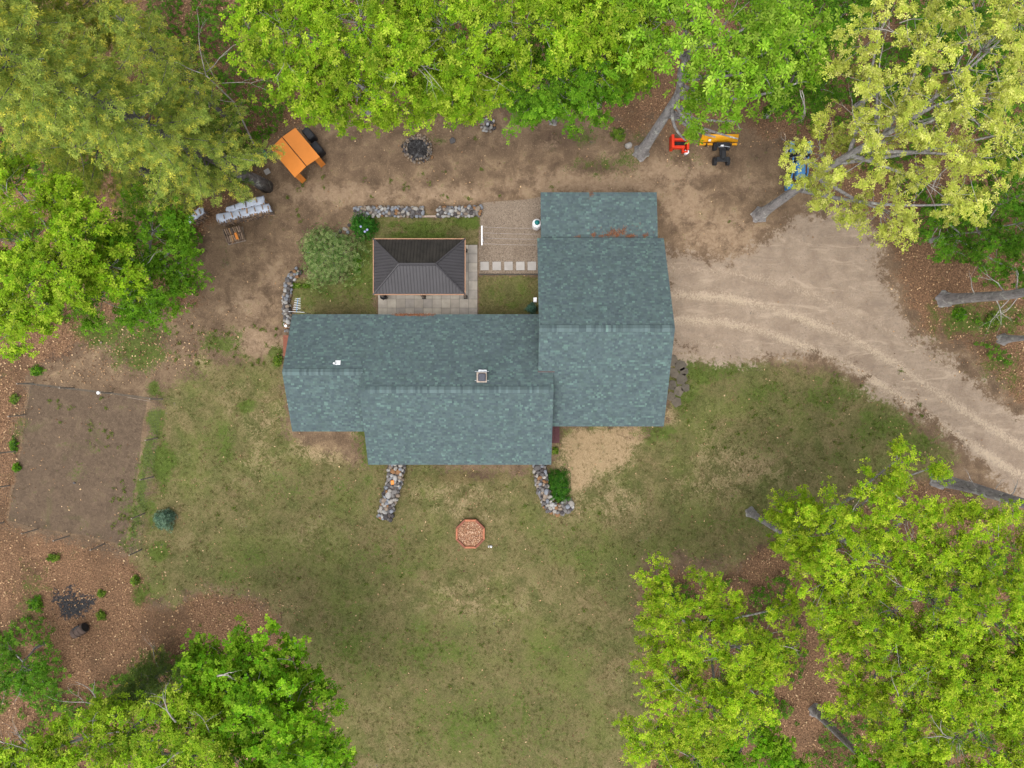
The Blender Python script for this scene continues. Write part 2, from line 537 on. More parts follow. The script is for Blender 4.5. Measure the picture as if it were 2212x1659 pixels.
def ground_material():
    n = NT('ground')
    pos = n.pos()
    a, aa = n.attr('za')
    b, ba = n.attr('zb')
    c, ca = n.attr('zc')
    drive, lawn, litter = n.sep(a)[0:3]
    sand = aa
    green, straw, dark = n.sep(b)[0:3]
    garden = ba
    gravel, char = n.sep(c)[0:2]
    nL = n.noise(pos, 0.22, 5, 0.6)
    nM = n.noise(pos, 0.9, 6, 0.62, 0.4)
    nF = n.noise(pos, 4.2, 6, 0.7, 0.9)
    nW = n.noise(n.scale(pos, (1.0, 0.8, 1)), 3.1, 6, 0.68, 3.2)     # wispy straw
    nG = n.noise(pos, 11, 3, 0.75)
    nX = n.noise(pos, 22, 2, 0.6)
    k = 0.64
    sF = n.rng(nF, 0.3, 0.7, 0, 1)
    sM = n.rng(nM, 0.3, 0.7, 0, 1)
    sW = n.rng(nW, 0.32, 0.68, 0, 1)
    nP = n.noise(pos, 0.5, 7, 0.65, 0.8)
    nH = n.noise(pos, 7.5, 3, 0.7, 0.6)

    def edge(mask, nz=nM, amp=1.1, lo=0.42, hi=0.6):
        s = n.math('ADD', mask, n.math('MULTIPLY', n.math('SUBTRACT', nz, 0.5), amp))
        return n.rng(s, lo, hi)
    # bare earth
    dirt = n.ramp(nM, [(0.25, S(92, 77, 62, k)), (0.42, S(118, 98, 79, k)), (0.56, S(138, 116, 93, k)), (0.72, S(166, 141, 112, k))])
    dirt = n.mix(n.rng(nF, 0.5, 0.75, 0, 0.55), dirt, S(108, 88, 72, k))
    dirt = n.mix(n.rng(nG, 0.56, 0.7, 0, 0.55), dirt, S(184, 160, 132, k))
    dirt = n.mix(n.rng(nH, 0.46, 0.32, 0, 0.5), dirt, S(100, 82, 66, k))
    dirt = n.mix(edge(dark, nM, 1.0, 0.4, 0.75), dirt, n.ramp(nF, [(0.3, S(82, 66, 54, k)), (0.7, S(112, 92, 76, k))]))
    sandc = n.ramp(nF, [(0.25, S(146, 122, 100, k)), (0.5, S(170, 145, 119, k)), (0.75, S(188, 164, 138, k))])
    col = n.mix(n.math('MULTIPLY', edge(sand, n.mix(0.4, sM, sF), 0.85, 0.1, 0.95), 0.85), dirt, sandc)
    # garden soil
    soil = n.ramp(nF, [(0.25, S(84, 71, 59, k)), (0.5, S(107, 91, 76, k)), (0.75, S(124, 106, 88, k))])
    soil = n.mix(n.rng(nM, 0.45, 0.68, 0, 0.5), soil, S(132, 112, 93, k))
    soil = n.mix(n.rng(nH, 0.46, 0.32, 0, 0.5), soil, S(92, 78, 62, k))
    soil = n.mix(n.rng(nG, 0.58, 0.72, 0, 0.5), soil, S(176, 154, 130, k))
    soil = n.mix(n.rng(nP, 0.55, 0.68, 0, 0.35), soil, S(92, 94, 58, k))
    col = n.mix(edge(garden, nF, 0.3), col, soil)
    # leaf litter under the trees
    lit = n.ramp(nG, [(0.25, S(66, 50, 39, k)), (0.42, S(110, 84, 64, k)), (0.56, S(143, 110, 84, k)), (0.72, S(186, 151, 118, k))])
    lit = n.mix(n.rng(nL, 0.45, 0.65, 0, 0.6), lit, n.ramp(nF, [(0.3, S(66, 52, 40, k)), (0.7, S(112, 90, 70, k))]))
    col = n.mix(edge(litter, n.mix(0.5, sM, sF), 0.9, 0.3, 0.7), col, lit)
    # lawn: thin grass, thatch and bare patches
    lw = n.ramp(nM, [(0.25, S(86, 90, 52, k)), (0.42, S(110, 106, 68, k)), (0.55, S(127, 117, 80, k)), (0.75, S(148, 134, 98, k))])
    lw = n.mix(n.rng(nW, 0.5, 0.38, 0, 0.7), lw, S(94, 92, 52, k))
    lw = n.mix(n.rng(nW, 0.54, 0.68, 0, 0.5), lw, S(152, 134, 98, k))
    lw = n.mix(n.rng(nG, 0.55, 0.75, 0, 0.4), lw, S(88, 84, 46, k))
    lw = n.mix(n.rng(nL, 0.46, 0.66, 0, 0.55), lw, S(104, 118, 54, k))
    lw = n.mix(n.rng(nP, 0.50, 0.64, 0, 0.55), lw, n.ramp(sW, [(0.2, S(76, 84, 44, k)), (0.8, S(106, 114, 62, k))]))
    lw = n.mix(n.rng(nP, 0.47, 0.34, 0, 0.55), lw, n.ramp(sW, [(0.2, S(112, 96, 68, k)), (0.8, S(150, 132, 98, k))]))
    lw = n.mix(n.rng(nH, 0.47, 0.32, 0, 0.5), lw, S(78, 78, 46, k))
    lw = n.mix(n.rng(nH, 0.55, 0.7, 0, 0.45), lw, S(158, 140, 104, k))
    stc = n.ramp(nW, [(0.25, S(138, 118, 88, k)), (0.5, S(180, 155, 121, k)), (0.72, S(208, 184, 150, k))])
    lw = n.mix(n.math('MULTIPLY', edge(straw, n.mix(0.5, sW, sM), 1.0, 0.2, 0.95), 0.85), lw, stc)
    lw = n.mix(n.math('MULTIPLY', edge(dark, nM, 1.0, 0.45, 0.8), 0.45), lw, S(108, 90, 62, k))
    col = n.mix(edge(lawn, n.mix(0.5, sM, sF), 0.9, 0.3, 0.7), col, lw)
    # straw tints the bare earth as well
    col = n.mix(n.math('MULTIPLY', edge(straw, nW, 1.8, 0.6, 0.95), 0.35), col, S(170, 145, 112, k))
    # fresh grass
    gr = n.ramp(nF, [(0.25, S(60, 78, 28, k)), (0.5, S(84, 104, 40, k)), (0.75, S(110, 130, 56, k))])
    gr = n.mix(n.rng(nG, 0.5, 0.7, 0, 0.4), gr, S(60, 76, 28, k))
    col = n.mix(n.math('MULTIPLY', edge(green, n.mix(0.5, sM, sW), 1.25, 0.32, 0.75), 0.85), col, gr)
    # gravel drive
    dv = n.ramp(nM, [(0.25, S(146, 127, 110, k)), (0.5, S(163, 144, 125, k)), (0.75, S(180, 161, 141, k))])
    dv = n.mix(n.rng(nH, 0.5, 0.68, 0, 0.6), dv, S(134, 121, 109, k))
    dv = n.mix(n.rng(nX, 0.55, 0.75, 0, 0.5), dv, S(110, 100, 92, k))
    dv = n.mix(n.rng(nG, 0.55, 0.75, 0, 0.4), dv, S(205, 192, 176, k))
    nR = n.noise(n.scale(pos, (0.35, 1.3, 1)), 0.8, 6, 0.6, 2.0)
    dv = n.mix(n.rng(nR, 0.52, 0.7, 0, 0.6), dv, S(196, 177, 154, k))
    dv = n.mix(n.rng(nR, 0.44, 0.3, 0, 0.5), dv, S(138, 122, 108, k))
    trk = n.sep(c)[2]
    dv = n.mix(n.rng(n.math('ADD', trk, n.math('MULTIPLY', n.math('SUBTRACT', sW, 0.5), 0.7)), 0.25, 0.9, 0, 0.75), dv, S(204, 185, 160, k))
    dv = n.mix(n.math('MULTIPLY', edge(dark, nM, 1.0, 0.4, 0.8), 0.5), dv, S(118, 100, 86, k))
    col = n.mix(edge(drive, n.mix(0.55, sM, sF), 0.95, 0.3, 0.62), col, dv)
    gv = n.ramp(nX, [(0.3, S(104, 90, 78, k)), (0.5, S(146, 130, 114, k)), (0.7, S(182, 166, 148, k))])
    gv = n.mix(n.rng(nM, 0.5, 0.7, 0, 0.4), gv, S(124, 108, 92, k))
    col = n.mix(edge(gravel, nF, 0.25), col, gv)
    col = n.mix(edge(char, n.mix(0.5, sM, sF), 1.1, 0.4, 0.6), col, n.ramp(nG, [(0.35, (0.012, 0.012, 0.013)), (0.7, (0.06, 0.058, 0.06))]))
    h = n.math('ADD', n.math('MULTIPLY', nF, 0.6), n.math('ADD', n.math('MULTIPLY', nG, 0.4), n.math('MULTIPLY', nM, 0.8)))
    n.bsdf(col, 0.95, n.bump(h, 0.55, 0.12), 0, 0.1)
    return n.m


def masks(X, Y):
    nz = (vnoise(X, Y, 0.35, 1) - 0.5) * 1.6 + (vnoise(X, Y, 1.1, 2) - 0.5) * 0.7
    fine = (vnoise(X, Y, 1.3, 3) - 0.5) * 0.5

    def soft(poly, w, amp):
        return np.clip(0.5 + (poly_sd(X, Y, poly) + nz * amp) / w, 0, 1)
    m = {}
    m['drive'] = soft(DRIVE, 2.5, 0.6)
    tr = np.zeros(X.shape)
    for off in (-.85, .85, 2.6, -2.4):
        line = np.array([P2(u, v) for u, v in ((1440, 662), (1560, 668), (1660, 690), (1740, 720), (1830, 755), (1930, 815), (2040, 890), (2140, 955), (2320, 1065))])
        dl = np.gradient(line, axis=0)
        nl = np.stack([-dl[:, 1], dl[:, 0]], 1) / np.linalg.norm(dl, axis=1, keepdims=True)
        q = line + nl * off
        dd = np.full(X.shape, 1e9)
        for i in range(len(q) - 1):
            (x1, y1), (x2, y2) = q[i], q[i + 1]
            t = np.clip(((X - x1) * (x2 - x1) + (Y - y1) * (y2 - y1)) / ((x2 - x1) ** 2 + (y2 - y1) ** 2), 0, 1)
            dd = np.minimum(dd, np.hypot(X - x1 - t * (x2 - x1), Y - y1 - t * (y2 - y1)))
        tr = np.maximum(tr, np.exp(-(dd / .38) ** 2) * (.9 if abs(off) < 1 else .5) * (.55 + .45 * vnoise(X, Y, .4, 55)))
    m['track'] = tr
    m['lawn'] = np.maximum.reduce([soft(LAWN, 2.2, 0.8), soft(SOUTHLAWN, 0.4, 0.0), soft(NLAWN1, 1.0, 0.3)])
    m['litter'] = 1 - soft(CLEAR, 2.6, 1.0)
    m['sand'] = blobs(X, Y, SAND, 1)
    m['green'] = blobs(X + fine, Y - fine, GREEN, 2)
    m['straw'] = blobs(X - fine, Y + fine, STRAW, 3)
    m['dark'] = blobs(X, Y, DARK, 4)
    m['garden'] = soft(GARDEN, 0.6, 0.15)
    m['gravel'] = soft(GRAVEL, 0.5, 0.1)
    m['char'] = blobs(X, Y, CHAR, 5)
    for k in ('lawn', 'litter'):
        m[k] = m[k] * (1 - m['garden'])
    m['lawn'] = m['lawn'] * (1 - m['gravel'])
    return m


def make_ground():
    gm = ground_material()
    step = 0.21
    xs = np.concatenate([[-400, -200, -100, -60], np.arange(-39.9, 39.9 + 1e-6, step), [60, 100, 200, 400]])
    ys = np.concatenate([[-400, -200, -100, -50], np.arange(-30.03, 30.03 + 1e-6, step), [50, 100, 200, 400]])
    nx, ny = len(xs), len(ys)
    X, Y = np.meshgrid(xs, ys, indexing='ij')
    m = masks(X, Y)
    Z = (vnoise(X, Y, 0.3, 8) - 1) * 0.02 + (vnoise(X, Y, 1.4, 9) - 1) * 0.018
    rut = m['drive'] * ((vnoise(X * 0.3, Y, 1.2, 10) - 1) * 0.03 - .03 * m['track'])
    Z = Z + rut
    V = np.stack([X, Y, Z], -1).reshape(-1, 3)
    idx = np.arange(nx * ny).reshape(nx, ny)
    Q = np.stack([idx[:-1, :-1], idx[1:, :-1], idx[1:, 1:], idx[:-1, 1:]], -1).reshape(-1, 4)
    za = np.stack([m['drive'], m['lawn'], m['litter'], m['sand']], -1).reshape(-1, 4)
    zb = np.stack([m['green'], m['straw'], m['dark'], m['garden']], -1).reshape(-1, 4)
    zc = np.stack([m['gravel'], m['char'], m['track'], m['char'] * 0], -1).reshape(-1, 4)
    W = np.stack([m['drive'] * 1.2, m['lawn'], m['litter'], m['garden'] * 1.1, m['gravel']], -1).reshape(-1, 5)
    fw = W[Q].mean(1)
    zone = np.where(fw.max(1) > 0.5, fw.argmax(1), 5)
    names = ['driveway', 'lawn', 'forest_floor', 'garden_soil', 'gravel_path', 'ground']
    labels = ['pale gravel driveway curving from the garage to the right edge', 'patchy brown and green lawn around the house',
              'brown leaf litter floor under the trees', 'bare brown soil of the fenced garden plot',
              'grey gravel strip beside the garage under the clothesline', 'bare brown and tan earth of the back yard']
    for z, (nm, lb) in enumerate(zip(names, labels)):
        q = Q[zone == z]
        used, inv = np.unique(q, return_inverse=True)
        me = npmesh(nm, V[used], inv.reshape(-1, 4), None, gm)
        for an, arr in (('za', za), ('zb', zb), ('zc', zc)):
            at = me.attributes.new(an, 'FLOAT_COLOR', 'POINT')
            at.data.foreach_set('color', arr[used].astype(np.float32).ravel())
        me.polygons.foreach_set('use_smooth', [True] * len(me.polygons))
        o = bpy.data.objects.new(nm, me)
        COL.objects.link(o)
        tag(o, lb, nm.replace('_', ' '), kind='structure')


make_ground()

# ------------------------------------------------------------------ the house
KR = 0.73
TABS = [S(88, 103, 106, KR), S(85, 100, 103, KR), S(92, 108, 109, KR), S(83, 96, 101, KR), S(94, 112, 111, KR), S(89, 105, 107, KR), S(87, 103, 103, KR)]
TABG = [S(96, 117, 116, KR), S(95, 114, 114, KR), S(103, 127, 122, KR)]


def tabs(mb, x0, x1, y_eave, z_eave, y_top, slope, streak=True):
    """courses of shingle tabs on a slope; y runs from the eave towards the ridge"""
    sg = 1 if y_top > y_eave else -1
    L = abs(y_top - y_eave) * math.sqrt(1 + slope * slope)
    cy, sz = sg / math.sqrt(1 + slope * slope), slope / math.sqrt(1 + slope * slope)
    nrm = Vector((0, -sg * slope, 1)).normalized()
    rows = int(round(L / 0.128))
    ex = L / rows
    for r in range(rows):
        s0, s1 = r * ex, min((r + 1) * ex + 0.012, L)
        x = x0 - random.random() * 0.15
        while x < x1:
            w = random.choice((0.1, 0.13, 0.16, 0.2, 0.24))
            a, b = max(x, x0), min(x + w - 0.004, x1)
            x += w
            if b - a < 0.02:
                continue
            g = vn1((a + b) / 2, r * 0.35)
            c = random.choice(TABG) if random.random() < 0.06 + 0.2 * g else random.choice(TABS)
            j = random.uniform(0.88, 1.1)
            c = tuple(q * j for q in c)
            h = 0.013 + random.random() * 0.005
            b0 = Vector((0, y_eave + cy * s0, z_eave + sz * s0))
            b1 = Vector((0, y_eave + cy * s1, z_eave + sz * s1))
            p0, p1 = b0 + nrm * h, b1 + nrm * 0.003
            vs = [(a, p0.y, p0.z), (b, p0.y, p0.z), (b, p1.y, p1.z), (a, p1.y, p1.z), (a, b0.y, b0.z), (b, b0.y, b0.z)]
            fs = [(0, 1, 2, 3), (4, 5, 1, 0)] if sg > 0 else [(3, 2, 1, 0), (0, 1, 5, 4)]
            mb.add(vs, fs, c)


_vg = np.random.default_rng(5).random((400, 400))


def vn1(x, y):
    xi, yi = int(math.floor(x * 1.3)) % 400, int(math.floor(y * 1.3)) % 400
    return float(_vg[xi, yi])


def slab(mb, x0, x1, y0, z0, y1, z1, t=0.16):
    """sloping roof deck: top surface from (y0,z0) eave to (y1,z1)"""
    vs = []
    for x in (x0, x1):
        vs += [(x, y0, z0), (x, y1, z1), (x, y1, z1 - t), (x, y0, z0 - t)]
    mb.add(vs, [(0, 1, 2, 3), (7, 6, 5, 4), (0, 4, 5, 1), (1, 5, 6, 2), (2, 6, 7, 3), (3, 7, 4, 0)])


def gable_wall(x0, x1, y0, y1, ze, zr, yr, name, parent, m='siding'):
    vs = []
    for x in (x0, x1):
        vs += [(x, y0, -0.05), (x, y1, -0.05), (x, y1, ze), (x, yr, zr), (x, y0, ze)]
    mb = MB().add(vs, [(0, 4, 3, 2, 1), (5, 6, 7, 8, 9), (0, 5, 9, 4), (1, 2, 7, 6), (2, 3, 8, 7), (3, 4, 9, 8)])
    return mb.build(name, m, parent)


def ridge_caps(parent, x0, x1, y, z, slope):
    """bent cap pieces lapped along the ridge, one object each, sharing meshes"""
    n = int((x1 - x0) / 0.142)
    half = 0.2
    meshes = []
    for kind in range(7):
        c = [tuple(q * 1.2 for q in TABS[2]), tuple(q * 1.35 for q in TABS[2]), TABS[2], tuple(q * 1.2 for q in TABG[1]), tuple(q * 1.15 for q in TABS[5]), tuple(q * 1.4 for q in TABG[2]), TABS[1]][kind]
        mb = MB()
        L = 0.15
        rise = 0.018
        vs = []
        for x, dz in ((0, rise), (L, 0.006)):
            vs += [(x, -half, -half * slope + dz), (x, 0, dz + 0.012), (x, half, -half * slope + dz)]
        vs += [(0, -half, -half * slope - 0.01), (0, 0, 0), (0, half, -half * slope - 0.01)]
        vs += [(0, -half, -half * slope - 0.07), (L, -half, -half * slope - 0.07), (0, half, -half * slope - 0.07), (L, half, -half * slope - 0.07)]
        mb.add(vs, [(0, 3, 4, 1), (1, 4, 5, 2), (0, 1, 7, 6), (1, 2, 8, 7), (0, 9, 10, 3), (2, 5, 12, 11)], c)
        meshes.append(mb.mesh('ridge_cap', 'shingle'))
    for i in range(n):
        me = random.choices(meshes, [4, 4, 3, 1.5, 4, 0.9, 4])[0]
        link('ridge_cap', me, parent, (x0 + i * (x1 - x0) / n, y, z + 0.06))


house = thing('house', (-2, 2, 0), 'sprawling house with blue green shingle roofs and attached garage', 'house')
SLM = 0.54
# main block
ZR_M, YR_M = 5.5, -0.346
XL_M, XR_M = -9.13, 2.49
YS_M, YN_M = -5.12, 4.42
zs = ZR_M - SLM * (YR_M - YS_M)
zn = ZR_M - SLM * (YN_M - YR_M)
# left wing
YR_W = 0.725
ZR_W = ZR_M - SLM * (YR_W - YR_M)
XL_W = -13.95
YS_W = -3.01
zsw = ZR_W - SLM * (YR_W - YS_W)
# garage
ZR_G, YR_G, SLG = 6.3, 3.265, 0.522
XL_G, XR_G = 1.59, 9.575
YS_G, YN_G = -2.67, 9.2
zsg = ZR_G - SLG * (YR_G - YS_G)
zng = ZR_G - SLG * (YN_G - YR_G)

gable_wall(XL_M + 0.3, XR_M - 0.25, YS_M + 0.4, YN_M - 0.4, zs + 0.05, ZR_M - 0.2, YR_M, 'wall', house)
gable_wall(XL_W + 0.3, XL_M + 0.29, YS_W + 0.4, YN_M - 0.402, zsw + 0.05, ZR_W - 0.2, YR_W, 'wall', house)
gable_wall(XL_G + 0.25, XR_G - 0.3, YS_G + 0.4, YN_G - 0.4, zsg + 0.05, ZR_G - 0.2, YR_G, 'wall', house)
MB().box((1.83 + 9.25) / 2, 10.4, 1.2, 6.9, 3.3, 2.5).build('wall', 'siding', house)

rm = MB()
slab(rm, XL_M, XR_M, YS_M, zs, YR_M, ZR_M)
slab(rm, XL_M, XR_M - 0.003, YR_W, ZR_W, YR_M, ZR_M)
main_roof = rm.build('main_roof', 'fascia', house)
t = MB()
tabs(t, XL_M, XR_M, YS_M, zs, YR_M, SLM)
tabs(t, XL_M, XR_M, YR_W + 0.02, ZR_W - 0.01, YR_M, SLM)
tag(t.build('shingles', 'shingle', main_roof), kind='stuff')
ridge_caps(main_roof, XL_M + 0.35, XR_M - 0.3, YR_M, ZR_M, SLM)

rw = MB()
slab(rw, XL_W, XL_M + 0.2, YS_W, zsw, YR_W, ZR_W)
slab(rw, XL_W, 1.9, YN_M, zn, YR_W, ZR_W)
wing_roof = rw.build('wing_roof', 'fascia', house)
t = MB()
tabs(t, XL_W, XL_M + 0.1, YS_W, zsw, YR_W, SLM)
tabs(t, XL_W, 1.9, YN_M, zn, YR_W, SLM)
tag(t.build('shingles', 'shingle', wing_roof), kind='stuff')
ridge_caps(wing_roof, XL_W + 0.05, XL_M + 0.1, YR_W, ZR_W, SLM)

rg = MB()
slab(rg, XL_G, XR_G, YS_G, zsg, YR_G, ZR_G)
slab(rg, XL_G, XR_G, YN_G, zng, YR_G, ZR_G)
garage_roof = rg.build('garage_roof', 'fascia', house)
t = MB()
tabs(t, XL_G, XR_G, YS_G, zsg, YR_G, SLG)
tabs(t, XL_G, XR_G, YN_G, zng, YR_G, SLG)
tag(t.build('shingles', 'shingle', garage_roof), kind='stuff')
ridge_caps(garage_roof, XL_G + 0.03, XR_G - 0.03, YR_G, ZR_G, SLG)

rl = MB()
XL_L, XR_L = 1.83, 9.25
z_lo, z_hi = 2.62, 2.98
slab(rl, XL_L, XR_L, 12.25, z_lo, 9.0, z_hi, 0.14)
lean_roof = rl.build('lean_to_roof', 'fascia', house)
t = MB()
tabs(t, XL_L, XR_L, 12.25, z_lo, 9.0, (z_hi - z_lo) / 3.25)
tag(t.build('shingles', 'shingle', lean_roof), kind='stuff')

# plum flashing board where the garage slope meets the main roof
a, b = P(1162, 798, 4.95), P(1198, 799, 4.95)
MB().box((a.x + b.x) / 2, (a.y + b.y) / 2 - 0.06, 4.93, b.x - a.x, 0.2, 0.16).build('flashing_board', 'siding', house)

# chimney with dark cap and pale crown
cp = P(1040.5, 815, 6.3)
cm = MB().box(cp.x, cp.y, 5.6, 0.46, 0.46, 1.2).build('chimney', M['rust'], house, bevel=0.01)
MB().box(cp.x, cp.y, 6.24, 0.6, 0.6, 0.08).build('crown', simple('pale_crown', S(204, 186, 172, .55), 0.1, 4), cm, bevel=0.012)
MB().box(cp.x + 0.02, cp.y, 6.41, 0.44, 0.46, 0.24).build('cap', simple('slate_cap', S(62, 66, 82, .6), 0.1, 3, 0.4), cm, bevel=0.05)
MB().box(cp.x + 0.02, cp.y + 0.36, 5.42, 0.5, 0.2, 0.06).build('flashing', 'steel', cm)
for dy in (-0.19, 0.35):
    MB().tube([(cp.x - 0.42, cp.y + dy, 6.05), (cp.x + 0.42, cp.y + dy, 6.05)], 0.016, 6).build('bracket', 'steel', cm)
# plumbing vent on the left wing
vp = P(722, 785, 4.95)
vt = MB().lathe((vp.x, vp.y, 4.55), [(0.055, 0), (0.055, 0.5), (0.035, 0.5), (0.035, 0.44)], 14).build('vent_pipe', 'white', house)
MB().box(vp.x + 0.14, vp.y + 0.08, 4.78, 0.32, 0.3, 0.02, mat=Matrix.Translation((vp.x + 0.14, vp.y + 0.06, ZR_M - SLM * (vp.y + 0.06 - YR_M) + 0.035)) @ Matrix.Rotation(math.atan(-SLM), 4, 'X')).build('flashing', 'white', vt)
# second vent at the left eave, against the wall
vp = P(617, 704, 1.9)
MB().lathe((vp.x, vp.y, -0.02), [(0.05, 0), (0.05, 1.85), (0.09, 1.85), (0.09, 1.95), (0.04, 1.95), (0.04, 1.9)], 14).build('stack_pipe', 'white', house)


def window(x, y, z, w, h, ax, parent):
    s = (w, 0.06, h) if ax == 'x' else (0.06, w, h)
    f = MB().box(x, y, z, *s).build('window', 'white', parent)
    s2 = (w - 0.16, 0.075, h - 0.16) if ax == 'x' else (0.075, w - 0.16, h - 0.16)
    MB().box(x, y, z, *s2).build('pane', 'glass', f)


for x in (-12.0, -6.6, -4.4, -2.2, 0.4):
    window(x, (YS_W if x < -9.5 else YS_M) + 0.4, 1.55, 1.1, 1.2, 'x', house)
for x in (-11.6, -2.4, -0.2):
    window(x, YN_M - 0.4, 1.6, 1.1, 1.1, 'x', house)
for y in (0.2, 3.2):
    g = MB().box(XR_G - 0.3, y + 1.0, 1.1, 0.08, 2.6, 2.3).build('garage_door', 'white', house)
    for k in range(4):
        MB().box(XR_G - 0.27, y + 1.0, 0.35 + k * 0.55, 0.05, 2.5, 0.5).build('door_panel', 'white', g)
window(XR_G - 0.3, 7.4, 1.6, 1.0, 1.0, 'y', house)
# small white meter box on the garage's west wall
mp = P(1160, 648, 1.5)
MB().box(XL_G - 0.08, mp.y, 1.5, 0.22, 0.28, 0.4).build('meter_box', 'white', house, bevel=0.02)
# back door step / sill board and the red deck at the left end
d = P(905, 676, 0.5)
dk = thing('door_step', (d.x, 4.3, 0), 'reddish brown wooden step poking out below the middle of the north eave', 'step')
for k in range(4):
    MB().box(d.x, 4.02 + k * 0.19, 0.44, 2.24, 0.17, 0.05).build('board', 'plum', dk)
MB().box(d.x, 4.3, 0.2, 2.2, 0.7, 0.42).build('frame', 'plum', dk)
a, b = P(612, 724, 0.5), P(640, 770, 0.5)
dk = thing('side_deck', ((a.x + b.x) / 2, (a.y + b.y) / 2, 0), 'terracotta stained deck under the left end of the house roof', 'deck')
for k in range(7):
    MB().box((a.x + b.x) / 2, a.y - 0.1 - k * 0.2, 0.5, b.x - a.x, 0.185, 0.05).build('board', 'terracotta', dk)
MB().box((a.x + b.x) / 2, (a.y + b.y) / 2, 0.23, b.x - a.x - 0.06, a.y - b.y - 0.06, 0.48).build('frame', 'terracotta', dk)
a, b = P(1190, 915, 0.35), P(1209, 957, 0.35)
dk = thing('front_step', ((a.x + b.x) / 2, (a.y + b.y) / 2, 0), 'dark plum board step in the front corner between main roof and garage', 'step')
nb = 5
for k in range(nb):
    w = (b.x - a.x) / nb
    MB().box(a.x + w * (k + 0.5), (a.y + b.y) / 2, 0.34, w - 0.015, a.y - b.y, 0.05).build('board', 'plum', dk)
MB().box((a.x + b.x) / 2, (a.y + b.y) / 2, 0.15, b.x - a.x - 0.04, a.y - b.y - 0.04, 0.32).build('frame', 'plum', dk)
# long white planter box half under the north eave
a, b = P(768, 676, 1.0), P(808, 680, 1.0)
bx = thing('window_box', ((a.x + b.x) / 2, 4.35, 0), 'long white box jutting from under the north eave left of the patio', 'box')
MB().box((a.x + b.x) / 2, 4.36, 0.5, b.x - a.x, 0.42, 1.0).build('case', 'white', bx, bevel=0.015)
MB().box((a.x + b.x) / 2 + 0.02, 4.36, 1.03, b.x - a.x + 0.04, 0.46, 0.05).build('lid', simple('pale_grey_lid', S(196, 204, 214, .7), 0.1, 3), bx)

# TV antenna on the left corner
ap = P(641, 662, 3.4)
an = thing('tv_antenna', (ap.x, ap.y, 0), 'white and blue television antenna at the upper left corner of the house', 'antenna')
MB().tube([(ap.x, ap.y - 0.2, 0), (ap.x, ap.y - 0.2, 3.4)], 0.022, 8).build('mast', 'steel', an)
MB().tube([(ap.x - 0.02, ap.y - 0.36, 3.4), (ap.x + 0.08, ap.y + 0.52, 3.42)], 0.02, 6).build('boom', 'bluepaint', an)
for k in range(8):
    yy = ap.y - 0.28 + k * 0.11
    w = 0.5 if k == 0 else 0.26 - 0.012 * k
    xx = ap.x - 0.01 + 0.011 * k
    MB().tube([(xx - w, yy - 0.03, 3.41), (xx + w, yy + 0.03 - (0.12 if k == 0 else 0), 3.42)], 0.012, 5).build('element', 'white', an)

# propane tank
tp = P(1158, 487, 0)
tx, ty = tp.x + 0.02, tp.y - 0.1
pt = thing('propane_tank', (tx, ty, 0), 'upright white propane tank with a teal dome beside the garage', 'propane tank')
MB().lathe((tx, ty, 0), [(0.2, 0), (0.24, 0.03), (0.24, 0.12), (0.28, 0.16), (0.305, 0.3), (0.305, 1.05), (0.285, 1.16), (0.22, 1.25), (0.1, 1.29)], 28).build('tank', simple('tank_white', (0.8, 0.8, 0.8), 0.06, 2, 0.35, 0.02), pt, True)
MB().lathe((tx, ty, 1.22), [(0.165, 0), (0.17, 0.1), (0.15, 0.18), (0.09, 0.23), (0.02, 0.25)], 24).build('dome', 'teal', pt, True)
MB().tube([(tx + 0.1, ty + 0.1, 1.3), (tx + 0.4, ty + 0.2, 1.1), (tx + 0.45, ty + 0.2, 0.5)], 0.015, 6).build('pipe', 'steel', pt)

# ------------------------------------------------------------------ stones
def stone_mesh(seed, m, name='stone'):
    r = np.random.default_rng(seed)
    bm = bmesh.new()
    bmesh.ops.create_icosphere(bm, subdivisions=2, radius=1.0)
    k = r.normal(size=(4, 3))
    for v in bm.verts:
        s = 1 + 0.13 * math.sin(2.1 * v.co.dot(Vector(k[0])) + 1) + 0.1 * math.sin(2.9 * v.co.dot(Vector(k[1]))) + 0.05 * math.sin(6 * v.co.dot(Vector(k[2])))
        v.co *= s
        v.co = Vector([math.copysign(abs(c) ** 0.82, c) for c in v.co])
    me = bpy.data.meshes.new(name)
    bm.to_mesh(me)
    bm.free()
    me.materials.append(M[m])
    me.polygons.foreach_set('use_smooth', [True] * len(me.polygons))
    return me


STONES = [stone_mesh(i, 'stone') for i in range(8)]
FIRES = [stone_mesh(i + 20, 'firestone') for i in range(5)]


def lay_stone(parent, x, y, z, r, meshes=STONES, flat=0.7):
    a = random.uniform(0.75, 1.25)
    return link('stone', random.choice(meshes), parent, (x, y, z), (random.uniform(-.3, .3), random.uniform(-.3, .3), random.uniform(0, 6.28)),
                (r * a, r / a, r * flat * random.uniform(0.8, 1.2)))


def along(path, t):
    seg = [(Vector(path[i]), Vector(path[i + 1])) for i in range(len(path) - 1)]
    tot = sum((b - a).length for a, b in seg)
    s = t * tot
    for a, b in seg:
        l = (b - a).length
        if s <= l:
            d = (b - a).normalized()
            return a + d * s, d
        s -= l
    d = (seg[-1][1] - seg[-1][0]).normalized()
    return seg[-1][1], d


